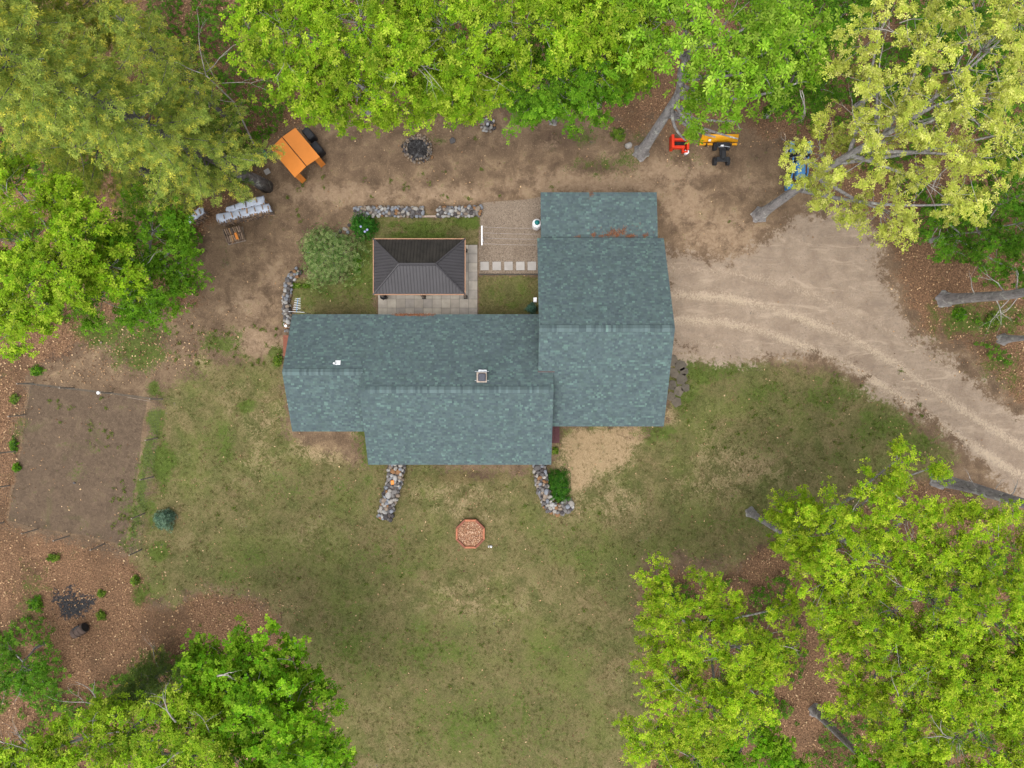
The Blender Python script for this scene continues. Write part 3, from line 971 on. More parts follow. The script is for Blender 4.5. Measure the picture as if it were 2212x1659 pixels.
def stone_wall(path_uv, width, h0, h1, label, n, rmin=0.1, rmax=0.19, sides=True):
    path = [P2(u, v, (h0 + h1) / 2) for u, v in path_uv]
    c, _ = along(path, 0.5)
    w = thing('stone_wall', (c.x, c.y, 0), label, 'stone wall')
    # rubble core
    core = MB()
    N = 14
    ring = []
    for i in range(N + 1):
        p, d = along(path, i / N)
        q = Vector((-d.y, d.x))
        hh = h0 + (h1 - h0) * i / N
        ww = width * 0.40 * (1 + 0.12 * math.sin(i * 2.3))
        ring.append([(p + q * ww * 1.12, -0.03), (p + q * ww, hh * 0.86), (p - q * ww, hh * 0.86), (p - q * ww * 1.12, -0.03)])
    vs = [(p.x, p.y, z) for rr in ring for p, z in rr]
    fs = []
    for i in range(N):
        for k in range(3):
            fs.append((i * 4 + k, (i + 1) * 4 + k, (i + 1) * 4 + k + 1, i * 4 + k + 1))
    fs += [(3, 2, 1, 0), (N * 4, N * 4 + 1, N * 4 + 2, N * 4 + 3)]
    core.add(vs, fs).build('core', 'mortar', w)
    placed = []
    tries = 0
    while len(placed) < n and tries < n * 60:
        tries += 1
        t = random.random()
        p, d = along(path, t)
        q = Vector((-d.y, d.x))
        hh = h0 + (h1 - h0) * t
        r = random.uniform(rmin, rmax) * random.choice((0.8, 1, 1, 1.15))
        if sides and random.random() < min(0.5, hh * 0.45):
            s = random.choice((-1, 1))
            off = s * (width * 0.45)
            z = random.uniform(0.1, max(hh - 0.12, 0.12))
        else:
            off = random.uniform(-0.5, 0.5) * (width - r * 1.4)
            z = hh - r * 0.3 + random.uniform(-0.03, 0.04)
        x, y = p + q * off
        if any((x - a) ** 2 + (y - b) ** 2 + (z - e) ** 2 < (0.80 * (r + f)) ** 2 for a, b, e, f in placed):
            continue
        placed.append((x, y, z, r))
        lay_stone(w, x, y, z, r)
    return w


stone_wall([(766, 457), (800, 455), (860, 456), (914, 456)], 0.62, 0.34, 0.34, 'long low rubble wall of pale stones left of the plank above the gazebo', 95, 0.1, 0.17)
stone_wall([(944, 456), (990, 456), (1039, 455)], 0.62, 0.32, 0.32, 'short low rubble wall right of the plank above the gazebo', 60, 0.1, 0.18)
stone_wall([(643, 582), (622, 605), (616, 650), (619, 690), (622, 716)], 0.44, 0.34, 0.34, 'curved low stone wall left of the grey green bush and house corner', 68, 0.1, 0.17)
stone_wall([(858, 1000), (850, 1045), (836, 1090), (828, 1124)], 0.95, 1.0, 0.35, 'stone retaining wall running down from the left of the front eave', 110, 0.11, 0.19)
stone_wall([(1164, 1000), (1171, 1045), (1186, 1095), (1210, 1104), (1238, 1090)], 0.72, 1.0, 0.35, 'hooked stone retaining wall below the right of the front eave', 105, 0.11, 0.2)
# loose rubble between the bushes
for i, (u, v) in enumerate([(700, 520), (712, 512), (724, 507), (735, 500), (746, 495), (754, 487), (738, 510), (752, 502), (762, 474), (768, 468)]):
    o = lay_stone(None, *P2(u, v), 0.06, random.uniform(0.09, 0.15))
    o.name = 'loose_stone'
    tag(o, 'loose grey stone in the rubble line between the two bushes and the wall', 'stone', 'loose stones by the bushes')
# plank between the two upper walls
a, b = P(909, 467, 0.1), P(951, 468, 0.1)
tag(MB().box((a.x + b.x) / 2, (a.y + b.y) / 2, 0.08, b.x - a.x, 0.14, 0.14).build('plank', simple('grey_plank', S(180, 160, 145, .65), 0.2, 5), None, bevel=0.01),
    'pale weathered plank edging the gap between the two upper stone walls', 'plank')
# brick-orange block lying on the front left wall
o = P(848, 1042, 0.85)
tag(MB().box(o.x, o.y, 0.86, 0.2, 0.28, 0.12, 0.1).build('brick', 'orange', None, bevel=0.01), 'single orange block lying on the front left stone wall', 'block')

# ------------------------------------------------------------------ patio, stepping stones, flagstones
patio = thing('patio', (*P2(924, 605), 0), 'square grey concrete paver patio between the gazebo and house', 'patio')
patio['kind'] = 'structure'
x0, y0 = P2(817, 529)
pm = MB().box(0, 0, 0, 0.594, 0.594, 0.06).mesh('paver', 'paver')
MB().box(x0 + 0.61 * 5.5, y0 - 0.61 * 4, -0.005, 0.61 * 11, 0.61 * 8, 0.03).build('bedding', 'gap', patio)
for i in range(11):
    for j in range(8):
        link('paver', pm, patio, (x0 + 0.61 * (i + 0.5), y0 - 0.61 * (j + 0.5), 0.012 + random.uniform(-.004, .004)), (random.uniform(-.006, .006), random.uniform(-.006, .006), random.uniform(-.006, .006)))
sm = MB().box(0, 0, 0, 0.57, 0.57, 0.07).mesh('stepping_stone', 'step')
words = ['leftmost of five, nearest the patio', 'second of five from the patio', 'middle one of five', 'fourth of five from the patio', 'rightmost of five, nearest the garage']
for u, w in zip((1047, 1073, 1098.5, 1124, 1149), words):
    p = P(u, 574.7)
    o = link('stepping_stone', sm, None, (p.x, p.y, 0.02), (0, 0, random.uniform(-.02, .02)))
    tag(o, 'pale square stepping stone in the gravel, ' + w, 'stepping stone', 'square stepping stones in the gravel')
a, b = P(1035, 592.5), P(1163, 593.5)
tag(MB().box((a.x + b.x) / 2, (a.y + b.y) / 2, 0.03, b.x - a.x, 0.07, 0.09).build('edging_strip', 'gap', None), 'thin grey edging strip between the stepping stones and lawn patch', 'edging')
fl = [(1452, 778, .5), (1470, 790, .45), (1455, 806, .42), (1472, 818, .5), (1452, 832, .42), (1466, 845, .45), (1449, 856, .4), (1462, 868, .42), (1478, 802, .36), (1480, 838, .38)]
for i, (u, v, r) in enumerate(fl):
    p = P(u, v)
    n = random.choice((5, 6, 6, 7))
    poly = [(p.x + r * random.uniform(.75, 1) * math.cos(6.283 * k / n + i), p.y + r * random.uniform(.75, 1) * math.sin(6.283 * k / n + i)) for k in range(n)]
    o = MB().prism(poly, -0.04, 0.035).build('flagstone', 'flag', None, bevel=0.02)
    tag(o, 'irregular brown grey flagstone of the path along the right wall of the garage', 'flagstone', 'flagstones beside the garage')

# ------------------------------------------------------------------ clothesline
cl = thing('clothesline', (*P2(1041, 509), 0), 'white clothesline post with thin lines strung to the garage', 'clothesline')
pz = 1.9
a, b = P(1041, 488, pz), P(1040, 530, pz)
MB().tube([(a.x, (a.y + b.y) / 2, -0.05), (a.x, (a.y + b.y) / 2, pz)], 0.04, 10).build('post', 'white', cl)
MB().box(a.x, (a.y + b.y) / 2, pz + 0.03, 0.07, a.y - b.y, 0.07).build('crossbar', 'white', cl)
for k, t in enumerate((0.06, 0.36, 0.62, 0.92)):
    y = a.y + (b.y - a.y) * t
    MB().tube([(a.x, y, pz + 0.06), ((a.x + 1.75) / 2, y - 0.05, pz - 0.06), (1.78, y - 0.1, pz + 0.1)], 0.004, 4).build('line', 'steel', cl)

# ------------------------------------------------------------------ gazebo
gx0, gx1, gy0, gy1, ge, gr = -8.88, -3.0, 5.73, 9.30, 2.5, 3.56
ym = (gy0 + gy1) / 2
hr = 1.79
gz = thing('gazebo', ((gx0 + gx1) / 2, ym, 0), 'dark hip roofed metal gazebo with cedar edge trim on the patio', 'gazebo')
ra, rb = gx0 + hr, gx1 - hr


def panels(parent, name, m, side):
    n = 29 if side in 'NS' else 18
    lo, hi = (gx0, gx1) if side in 'NS' else (gy0, gy1)
    w = (hi - lo) / n
    for i in range(n):
        a, b = lo + i * w + 0.003, lo + (i + 1) * w - 0.003

        def top(q):       # run (0..1) up the slope where this strip meets the hip
            e = min(q - lo, hi - q) / hr
            return min(1.0, e)
        ta, tb = top(a), top(b)
        rib = a + w * 0.16

        def pt(q, t, up=0.0):
            z = ge + (gr - ge) * t + up
            if side == 'S':
                return (q, gy0 + (ym - gy0) * t, z)
            if side == 'N':
                return (q, gy1 + (ym - gy1) * t, z)
            if side == 'W':
                return (gx0 + hr * t, q, z)
            return (gx1 - hr * t, q, z)
        tr = ta + (tb - ta) * 0.16
        vs = [pt(a, 0), pt(a + w * .05, 0, .028), pt(rib, 0, .028), pt(rib + w * .06, 0), pt(b, 0),
              pt(a, ta), pt(a + w * .05, ta, .028), pt(rib, tr, .028), pt(rib + w * .06, tr), pt(b, tb)]
        fs = [(0, 1, 6, 5), (1, 2, 7, 6), (2, 3, 8, 7), (3, 4, 9, 8)]
        if side in 'NW':
            fs = [f[::-1] for f in fs]
        MB().add(vs, fs).build('roof_panel', m, parent)


# solid deck below the panels
dv = [(gx0, gy0, ge), (gx1, gy0, ge), (gx1, gy1, ge), (gx0, gy1, ge), (ra, ym, gr), (rb, ym, gr)]
dv = [(x, y, z - 0.03) for x, y, z in dv]
gdeck = MB().add(dv, [(0, 1, 5, 4), (1, 2, 5), (2, 3, 4, 5), (3, 0, 4), (3, 2, 1, 0)]).build('roof_deck', 'metal_roof', gz)
for s in 'NSEW':
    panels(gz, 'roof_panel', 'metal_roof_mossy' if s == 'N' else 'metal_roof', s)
caps = [((gx0, gy0, ge), (ra, ym, gr)), ((gx0, gy1, ge), (ra, ym, gr)), ((gx1, gy0, ge), (rb, ym, gr)), ((gx1, gy1, ge), (rb, ym, gr)), ((ra, ym - 0.02, gr), (rb, ym - 0.02, gr))]
for a, b in caps:
    a, b = Vector(a) + Vector((0, 0, .03)), Vector(b) + Vector((0, 0, .035))
    MB().tube([a, b], [0.055, 0.06] if a.z < 3 else 0.1, 6).build('hip_cap' if a.z < 3 else 'ridge_cap', 'metal_roof', gz)
for (x, y, sx, sy) in (((gx0 + gx1) / 2, gy0, gx1 - gx0 + .08, .055), ((gx0 + gx1) / 2, gy1, gx1 - gx0 + .08, .055), (gx0, ym, .055, gy1 - gy0 - .06), (gx1, ym, .055, gy1 - gy0 - .06)):
    MB().box(x, y, ge - 0.02, sx, sy, 0.14).build('trim', 'cedar', gz)
for x in (gx0 + .3, (gx0 + gx1) / 2, gx1 - .12):
    for y in (gy0 + 0.12, gy1 - .3):
        p = MB().box(x, y, ge / 2 - 0.05, 0.14, 0.14, ge - 0.05).build('post', 'postwood', gz)
        MB().box(x, y, 0.1, 0.24, 0.24, 0.14).build('base_plate', 'black', p)
bk = P(829, 641, 0.5)
gr_ = thing('charcoal_grill', (bk.x, bk.y, 0), 'small black kettle grill at the lower left gazebo post', 'grill')
MB().lathe((bk.x, bk.y, 0.45), [(0.05, 0), (0.16, .06), (0.22, .18), (0.22, .22), (0.17, .34), (0.06, .4)], 18).build('bowl', 'black', gr_, True)
for k in range(3):
    a = k * 2.094
    MB().tube([(bk.x + .1 * math.cos(a), bk.y + .1 * math.sin(a), .5), (bk.x + .22 * math.cos(a), bk.y + .22 * math.sin(a), 0.02)], .012, 5).build('leg', 'black', gr_)
# outdoor table and chairs under the gazebo roof are hidden; nothing shows of them

# ------------------------------------------------------------------ fire rings and boulders
fp = P(903, 323)
fr = thing('fire_pit', (fp.x, fp.y, 0), 'large round fire pit ringed with many small stones, black ash inside', 'fire pit')
MB().lathe((fp.x, fp.y, 0), [(0.74, -.02), (0.72, .05), (0.5, .07), (0.25, .11), (0.02, .13)], 22).build('ash_bed', 'char', fr)
for k in range(64):
    a = k * 6.283 / 32 + random.uniform(-.08, .08)
    rr = (0.74 if k < 32 else 0.9) + random.uniform(-.05, .05)
    lay_stone(fr, fp.x + rr * math.cos(a) * 1.02, fp.y + rr * math.sin(a), 0.1 + (0.08 if k < 32 else 0), random.uniform(.06, .105), FIRES)
for k in range(9):
    a, b = random.uniform(0, 6.28), random.uniform(.15, .5)
    x, y = fp.x + b * math.cos(a), fp.y + b * math.sin(a)
    MB().tube([(x - .2 * math.cos(a * 2), y - .2 * math.sin(a * 2), .12), (x + .2 * math.cos(a * 2), y + .2 * math.sin(a * 2), .17)], .035, 6).build('charred_log', 'char', fr)
fp = P(1054, 272)
fr = thing('stone_ring', (fp.x, fp.y, 0), 'small ring of big pale stones round a dark hole at the foliage edge', 'stone ring')
for k in range(22):
    a = k * 6.283 / 11 + random.uniform(-.1, .1)
    rr = (0.27 if k < 11 else 0.43) + random.uniform(-.03, .03)
    lay_stone(fr, fp.x + rr * math.cos(a), fp.y + rr * math.sin(a), 0.14 if k < 11 else .09, random.uniform(.09, .125))
MB().lathe((fp.x - .02, fp.y, 0), [(0.2, 0), (0.2, .06), (.02, .07)], 14).build('ash_bed', 'char', fr)
MB().lathe((fp.x - .02, fp.y + .04, 0.05), [(0.09, 0), (0.1, .22), (.075, .22), (.07, .12), (.01, .1)], 14).build('can', 'steel', fr)
for (u, v, r, lb) in ((978, 305, .2, 'flat pale grey boulder lying between the two fire rings'), (1357, 315, .22, 'round whitish boulder beside the leaning grey trunk'),
                      (918, 348, .1, 'small pale stone just below the fire pit'), (934, 340, .09, 'pebble sized pale stone right of the fire pit'),
                      (161, 1043, .08, 'small pale stone on the garden soil'), (219, 740, .08, 'lone whitish stone in the leaf litter left of the yard')):
    p = P(u, v)
    o = lay_stone(None, p.x, p.y, r * .4, r)
    o.name = 'boulder'
    tag(o, lb, 'boulder')
p = P(577.5, 371)
tag(MB().box(p.x, p.y, .03, .36, .36, .06, .5).build('paving_slab', 'step', None, bevel=.01), 'single grey square slab on bare earth left of the orange shelter', 'slab')

# ------------------------------------------------------------------ orange shelter and black bins
c4 = [(638, 276), (691, 339), (637, 383.5), (584, 320.6)]
r0, r1 = P(609.5, 296, 2.25), P(661.7, 358.7, 2.25)
ze = 1.95
A, B, C_, D = [P(u, v, ze) for u, v in c4]
ctr = (A + B + C_ + D) / 4
sh = thing('orange_shelter', (ctr.x, ctr.y, 0), 'bright orange gable roofed open shelter near the left trees', 'shelter')


def quad_panel(pts, t, name, m, parent):
    n = (pts[1] - pts[0]).cross(pts[2] - pts[0]).normalized()
    if n.z < 0:
        n = -n
    vs = [p for p in pts] + [p - n * t for p in pts]
    return MB().add(vs, [(0, 1, 2, 3), (7, 6, 5, 4), (0, 4, 5, 1), (1, 5, 6, 2), (2, 6, 7, 3), (3, 7, 4, 0)]).build(name, m, parent)


gap = (B - A).cross(Vector((0, 0, 1))).normalized() * 0.035
quad_panel([A, B, r1 - gap, r0 - gap] if (A - r0).dot(gap) < 0 else [A, B, r1 + gap, r0 + gap], .05, 'roof_panel', 'orange', sh)
quad_panel([C_, D, r0 + gap, r1 + gap] if (A - r0).dot(gap) < 0 else [C_, D, r0 - gap, r1 - gap], .05, 'roof_panel', 'orange', sh)
MB().tube([r0 - Vector((0, 0, .1)), r1 - Vector((0, 0, .1))], .06, 6).build('ridge_beam', 'black', sh)
for q, w in ((A, .1), (B, .38), (C_, .38), (D, .1)):
    i = (ctr - q)
    i.z = 0
    e = q + i * (0.09 if w < .2 else .2)
    ang = math.atan2((B - A).y, (B - A).x)
    MB().box(e.x, e.y, ze / 2 - .04, .12, w, ze - .1, ang).build('post', 'orange', sh)
for (p1, p2) in ((A, B), (D, C_)):
    a, b = p1 + (ctr - p1) * .1, p2 + (ctr - p2) * .1
    MB().tube([(a.x, a.y, .9), (b.x, b.y, .9)], .035, 6).build('rail', 'orange', sh)
for (u, v, lb) in ((669, 292, 'upper of two black covered bins beside the orange shelter'), (687, 323, 'lower of two black covered bins beside the orange shelter')):
    p = P(u, v, 0.5)
    ang = math.atan2((B - A).y, (B - A).x)
    t = thing('black_bin', (p.x, p.y, 0), lb, 'bin', 'black bins beside the orange shelter')
    MB().box(p.x, p.y, .42, .86, .56, .84, ang).build('body', 'black', t, bevel=.12)
    MB().box(p.x, p.y, .88, .8, .5, .14, ang).build('lid', 'black', t, bevel=.06)
    for s in (-1, 1):
        MB().box(p.x + s * .3 * math.cos(ang), p.y + s * .3 * math.sin(ang), .93, .04, .44, .1, ang).build('strap', 'black', t)

# ------------------------------------------------------------------ firewood
def log_mesh(seed):
    r = random.Random(seed)
    n = 7
    mb = MB()
    L = .42
    prof = [(r.uniform(.75, 1.1) * math.cos(6.283 * k / n), r.uniform(.6, 1.1) * math.sin(6.283 * k / n)) for k in range(n)]
    if seed % 2:
        prof = [(x, max(y, -.15)) for x, y in prof]
    vs = [(s * L / 2, x * .075, y * .075) for s in (-1, 1) for x, y in prof]
    fs = [tuple(range(n)), tuple(range(2 * n - 1, n - 1, -1))] + [(i, n + i, n + (i + 1) % n, (i + 1) % n) for i in range(n)]
    return mb.add(vs, fs).mesh('log', 'log')


LOGS = [log_mesh(i) for i in range(6)]


def tarp_stack(uv, h, label, slump=.12, logs_on=4):
    """a row of stacked firewood under a pale tarp; uv = four corners of the tarp top"""
    q = [P(u, v, h) for u, v in uv]           # q0-q1 long side top, q2-q3 opposite
    c = sum(q, Vector()) / 4
    w = thing('wood_stack', (c.x, c.y, 0), label, 'wood stack', 'tarp covered firewood stacks')
    ex = (q[1] - q[0]) / 2 + (q[2] - q[3]) / 2
    Lx = ex.length
    ang = math.atan2(ex.y, ex.x)
    ey = (q[0] - q[3]) / 2 + (q[1] - q[2]) / 2
    wy = ey.length
    n = int(Lx / .16)
    dx, dy = ex.normalized(), ey.normalized()
    for i in range(n):
        for k in range(int(h / .15)):
            p = c + dx * ((i + .5) / n - .5) * (Lx - .1) - dy * (wy * .5 - .18)
            link('log', random.choice(LOGS), w, (p.x + random.uniform(-.02, .02), p.y + random.uniform(-.03, .03), .08 + k * .15), (random.uniform(0, 6), 0, ang + 1.57 + random.uniform(-.08, .08)))
    MB().box(c.x, c.y, h / 2 - .05, Lx - .12, wy - .35, h - .1, ang).build('pile', 'log', w)
    # draped sheet
    nu, nv = 26, 9
    vs, fs = [], []
    for i in range(nu + 1):
        for j in range(nv + 1):
            s, t = i / nu, j / nv
            top = q[0] * (1 - s) + q[1] * s
            bot = q[3] * (1 - s) + q[2] * s
            p = top * (1 - t) + bot * t
            e = min(s, 1 - s) * Lx
            e2 = min(t, 1 - t) * wy
            z = h + .02 + .03 * math.sin(s * 31 + t * 5) * math.sin(t * 9) + random.uniform(-.015, .015) - slump * math.exp(-e / .12) - slump * 1.4 * math.exp(-e2 / .07)
            o = Vector((math.sin(s * 23 + j), math.cos(s * 17))) * .02
            vs.append((p.x + o.x, p.y + o.y, z))
    for i in range(nu):
        for j in range(nv):
            k = i * (nv + 1) + j
            fs.append((k, k + nv + 1, k + nv + 2, k + 1))
    sheet = MB().add(vs, fs).build('tarp', 'tarp', w, True)
    so = sheet.modifiers.new('solid', 'SOLIDIFY')
    so.thickness = .01
    for i in range(logs_on):
        s = (i + .6) / logs_on
        p = c + dx * (s - .5) * Lx * .86 + dy * random.uniform(-.06, .06)
        link('weight_log', random.choice(LOGS), w, (p.x, p.y, h + .06), (random.uniform(0, 6), 0, ang + 1.57 + random.uniform(-.3, .3)), (random.uniform(.6, .85), random.uniform(.5, .9), .6))
    return w


tarp_stack([(464, 462), (579, 437), (586, 455), (469, 483)], 1.05, 'long tarp covered firewood stack nearest the yard with split logs on top', .12, 6)
tarp_stack([(486, 447), (569, 420), (571, 440), (488, 459)], 1.1, 'tarp covered firewood stack half hidden under the pine, behind the long one', .1, 3)
tarp_stack([(404, 463), (436, 444), (441, 459), (407, 484)], 1.0, 'short tarp covered firewood stack at the far left under foliage', .1, 3)
# uncovered pile in two rows
uv = [(478, 495), (516, 486), (526, 518), (489, 525)]
q = [P(u, v, .55) for u, v in uv]
c = sum(q, Vector()) / 4
wp = thing('log_pile', (c.x, c.y, 0), 'low uncovered pile of split firewood in two rows below the tarped stacks', 'log pile')
ex = (q[1] - q[0])
ey = (q[3] - q[0])
ang = math.atan2(ey.y, ey.x)
for r in range(2):
    for i in range(9):
        for k in range(4):
            p = q[0] + ex * ((i + .5) / 9) + ey * (.26 + .5 * r)
            link('log', random.choice(LOGS), wp, (p.x, p.y, .08 + k * .13), (random.uniform(0, 6), 0, ang + random.uniform(-.1, .1)), (1.05, .85, .85))
MB().box(c.x, c.y, .02, ex.length, ey.length, .05, math.atan2(ex.y, ex.x)).build('pallet', 'postwood', wp)
p = q[0] + ex * .68 + ey * .72
MB().box(p.x, p.y, .64, .46, .16, .05, ang).build('board', 'orange', wp)

# ------------------------------------------------------------------ hose coil
p = P(559, 336, .1)
hz = thing('hose_coil', (p.x, p.y, 0), 'teal garden hose coil on the ground left of the orange shelter', 'hose')
for k in range(5):
    R = .5 - .035 * k
    MB().tube([(p.x + R * math.cos(a * .2618) * 1.05, p.y + R * math.sin(a * .2618), .03 + .02 * k + .01 * math.sin(a)) for a in range(25)], .024, 6).build('loop', 'teal', hz)

# ------------------------------------------------------------------ red frame, plow quad bike, bucket, tractor
rf = thing('red_implement', (*P2(1468, 306), 0), 'bright red metal implement frame standing left of the yellow plow', 'implement')
rz = .55


def rbox(u0, v0, u1, v1, z, hgt, name, m, par):
    a, b = P(u0, v0, z), P(u1, v1, z)
    return MB().box((a.x + b.x) / 2, (a.y + b.y) / 2, z - hgt / 2, abs(b.x - a.x), abs(a.y - b.y), hgt).build(name, m, par, bevel=.012)


rbox(1451, 290, 1457, 319, .8, .78, 'side_plate', 'red', rf)
rbox(1457, 298, 1484, 303, .62, .3, 'rear_bar', 'red', rf)
rbox(1457, 314, 1480, 320, .6, .3, 'front_bar', 'red', rf)
rbox(1474, 320, 1478, 329, .5, .3, 'hitch_arm', 'red', rf)
rbox(1478, 326, 1486, 329, .46, .2, 'hitch_plate', 'red', rf)
rbox(1484, 293, 1489, 322, .72, .7, 'side_plate', 'red', rf)
rbox(1458, 303, 1483, 314, .3, .26, 'floor_pan', 'rubber', rf)

qb = thing('plow_quad', (*P2(1557, 315), 0), 'black quad bike with a long yellow plow blade under the oak', 'quad bike')
# curved blade
a, b = P(1516, 303, .5), P(1594, 303, .5)
vs, fs = [], []
N = 8
for i, x in enumerate((a.x, b.x)):
    for k in range(N + 1):
        t = k / N
        ang2 = -0.9 + 1.9 * t
        y = a.y - .28 * math.cos(ang2) + .2
        z = .06 + .62 * t
        sk = .1 * (1 - t) * (-1 if i == 0 else 1)
        vs.append((x + sk, y + .3 * t, z))
for k in range(N):
    fs.append((k, k + 1, N + 2 + k, N + 1 + k))
bl = MB().add(vs, fs).build('plow_blade', 'yellow', qb, True)
so = bl.modifiers.new('s', 'SOLIDIFY')
so.thickness = .03
MB().box((a.x + b.x) / 2, a.y - .14, .1, b.x - a.x + .1, .12, .12).build('cutting_edge', 'yellow', bl)
for s in (.16, .5, .84):
    MB().box(a.x + (b.x - a.x) * s, a.y - .2, .2, .06, .18, .3).build('rib', 'black', bl)
pp = P(1533, 303, .6)
MB().box(pp.x, pp.y + .02, .575, .16, .16, .02, mat=Matrix.Translation((pp.x, pp.y, .62)) @ Matrix.Rotation(.9, 4, 'X')).build('decal', 'white', bl)
bc = P(1560, 327, .5)
by = bc.y - .05
MB().box(bc.x, by - .05, .62, .42, 1.15, .2).build('body', 'black', qb, bevel=.06)
MB().box(bc.x, by - .25, .78, .3, .6, .16).build('seat', 'rubber', qb, bevel=.06)
MB().box(bc.x, by + .42, .72, .86, .34, .06).build('fender', 'black', qb, bevel=.03)
MB().box(bc.x, by - .55, .72, .86, .34, .06).build('fender', 'black', qb, bevel=.03)
MB().tube([(bc.x - .38, by + .18, .98), (bc.x, by + .26, .94), (bc.x + .38, by + .18, .98)], .018, 6).build('handlebar', 'steel', qb)
MB().box(bc.x - .1, by + .3, .86, .2, .14, .1).build('headlamp', 'white', qb, bevel=.03)
for sx in (-1, 1):
    for sy in (-.55, .45):
        MB().tube([(bc.x + sx * .34, by + sy, .27), (bc.x + sx * .54, by + sy, .27)], .27, 14).build('wheel', 'rubber', qb)
for sx in (-.15, .15):
    MB().tube([(bc.x + sx, by + .3, .3), (bc.x + sx * 1.6, a.y - .1, .3)], .025, 6).build('push_arm', 'black', qb)
p = P(1483, 328.5, .3)
bk = thing('bucket', (p.x, p.y, 0), 'small white bucket below the red implement', 'bucket')
MB().lathe((p.x, p.y, 0), [(.12, 0), (.15, .36), (.16, .36), (.16, .33)], 16).build('pail', 'white', bk)
MB().lathe((p.x, p.y, .34), [(.155, 0), (.16, .03), (.02, .035)], 16).build('lid', 'white', bk)

tp = P(1726, 345, .8)
tr = thing('tractor', (tp.x, tp.y, 0), 'blue compact tractor parked under the pale oak', 'tractor')
X, Y = tp.x, tp.y
MB().box(X, Y - .75, .95, .62, 1.2, .5).build('hood', 'bluepaint', tr, bevel=.12)
MB().box(X, Y + .45, .7, .6, 1.1, .35).build('chassis', 'black', tr, bevel=.04)
MB().box(X, Y + .5, 1.05, .48, .46, .14).build('seat', 'rubber', tr, bevel=.06)
MB().box(X, Y + .74, 1.25, .46, .1, .4).build('backrest', 'rubber', tr, bevel=.04)
for s in (-1, 1):
    w = MB().tube([(X + s * .42, Y + .75, .55), (X + s * .72, Y + .75, .55)], .55, 20).build('rear_wheel', 'rubber', tr)
    MB().tube([(X + s * .6, Y + .75, .55), (X + s * .73, Y + .75, .55)], .28, 14).build('rim', 'white', w)
    w = MB().tube([(X + s * .4, Y - 1.05, .32), (X + s * .6, Y - 1.05, .32)], .32, 16).build('front_wheel', 'rubber', tr)
    MB().tube([(X + s * .5, Y - 1.05, .32), (X + s * .61, Y - 1.05, .32)], .16, 12).build('rim', 'white', w)
    MB().box(X + s * .57, Y + .72, 1.12, .34, .8, .06).build('fender', 'bluepaint', tr, bevel=.03)
MB().tube([(X, Y - .1, 1.1), (X, Y + .1, 1.4)], .02, 6).build('steering_column', 'black', tr)
MB().tube([(X + .17 * math.cos(a * .5236), Y + .1 + .16 * math.sin(a * .5236), 1.4 + .06 * math.sin(a * .5236)) for a in range(13)], .016, 6).build('steering_wheel', 'black', tr)
MB().box(X, Y - 1.75, .45, 1.5, .35, .5).build('loader_bucket', 'bluepaint', tr, bevel=.03)
for s in (-1, 1):
    MB().tube([(X + s * .5, Y + .1, 1.1), (X + s * .5, Y - .9, 1.0), (X + s * .5, Y - 1.6, .5)], .05, 6).build('loader_arm', 'bluepaint', tr)

# ------------------------------------------------------------------ octagonal raised bed and small things on the lawn
p = P(1016, 1153, .2)
R = 33 * (H - .2) / F
ob = thing('octagon_planter', (p.x, p.y, 0), 'octagonal wooden raised bed filled with bark mulch on the front lawn', 'planter')
pts = [(p.x + R * math.cos(math.radians(22.5 + 45 * k)) * 1.02, p.y + R * math.sin(math.radians(22.5 + 45 * k)) * 1.02) for k in range(8)]
inn = [(p.x + (x - p.x) * .87, p.y + (y - p.y) * .87) for x, y in pts]
for k in range(8):
    k2 = (k + 1) % 8
    e = .012
    def sh_(a, b, t):
        return (a[0] + (b[0] - a[0]) * t, a[1] + (b[1] - a[1]) * t)
    zt = .3 if k % 2 else .285
    MB().prism([sh_(pts[k], pts[k2], e), sh_(pts[k2], pts[k], e), sh_(inn[k2], inn[k], e), sh_(inn[k], inn[k2], e)][::1], -.02, zt).build('timber', 'deckwood' if k % 2 else 'terracotta', ob)
MB().prism(inn, -.02, .17).build('mulch_bed', 'mulch', ob)
n_ = 900
aa, rr_ = RNG.uniform(0, 6.283, n_), np.sqrt(RNG.random(n_)) * R * .8
MULCH = (np.stack([p.x + rr_ * np.cos(aa), p.y + rr_ * np.sin(aa), RNG.uniform(.175, .2, n_)], -1), ob)
p = P(1058, 1180, .1)
wo_ = thing('garden_ornament', (p.x, p.y, 0), 'small white ornament on the lawn right of the octagonal bed', 'ornament')
MB().lathe((p.x - .07, p.y, 0), [(.06, 0), (.05, .1), (.03, .25), (.045, .3), (.01, .34)], 10).build('figure', 'white', wo_)
MB().lathe((p.x + .09, p.y - .03, 0), [(.09, 0), (.07, .14), (.02, .2)], 10).build('base', 'white', wo_)

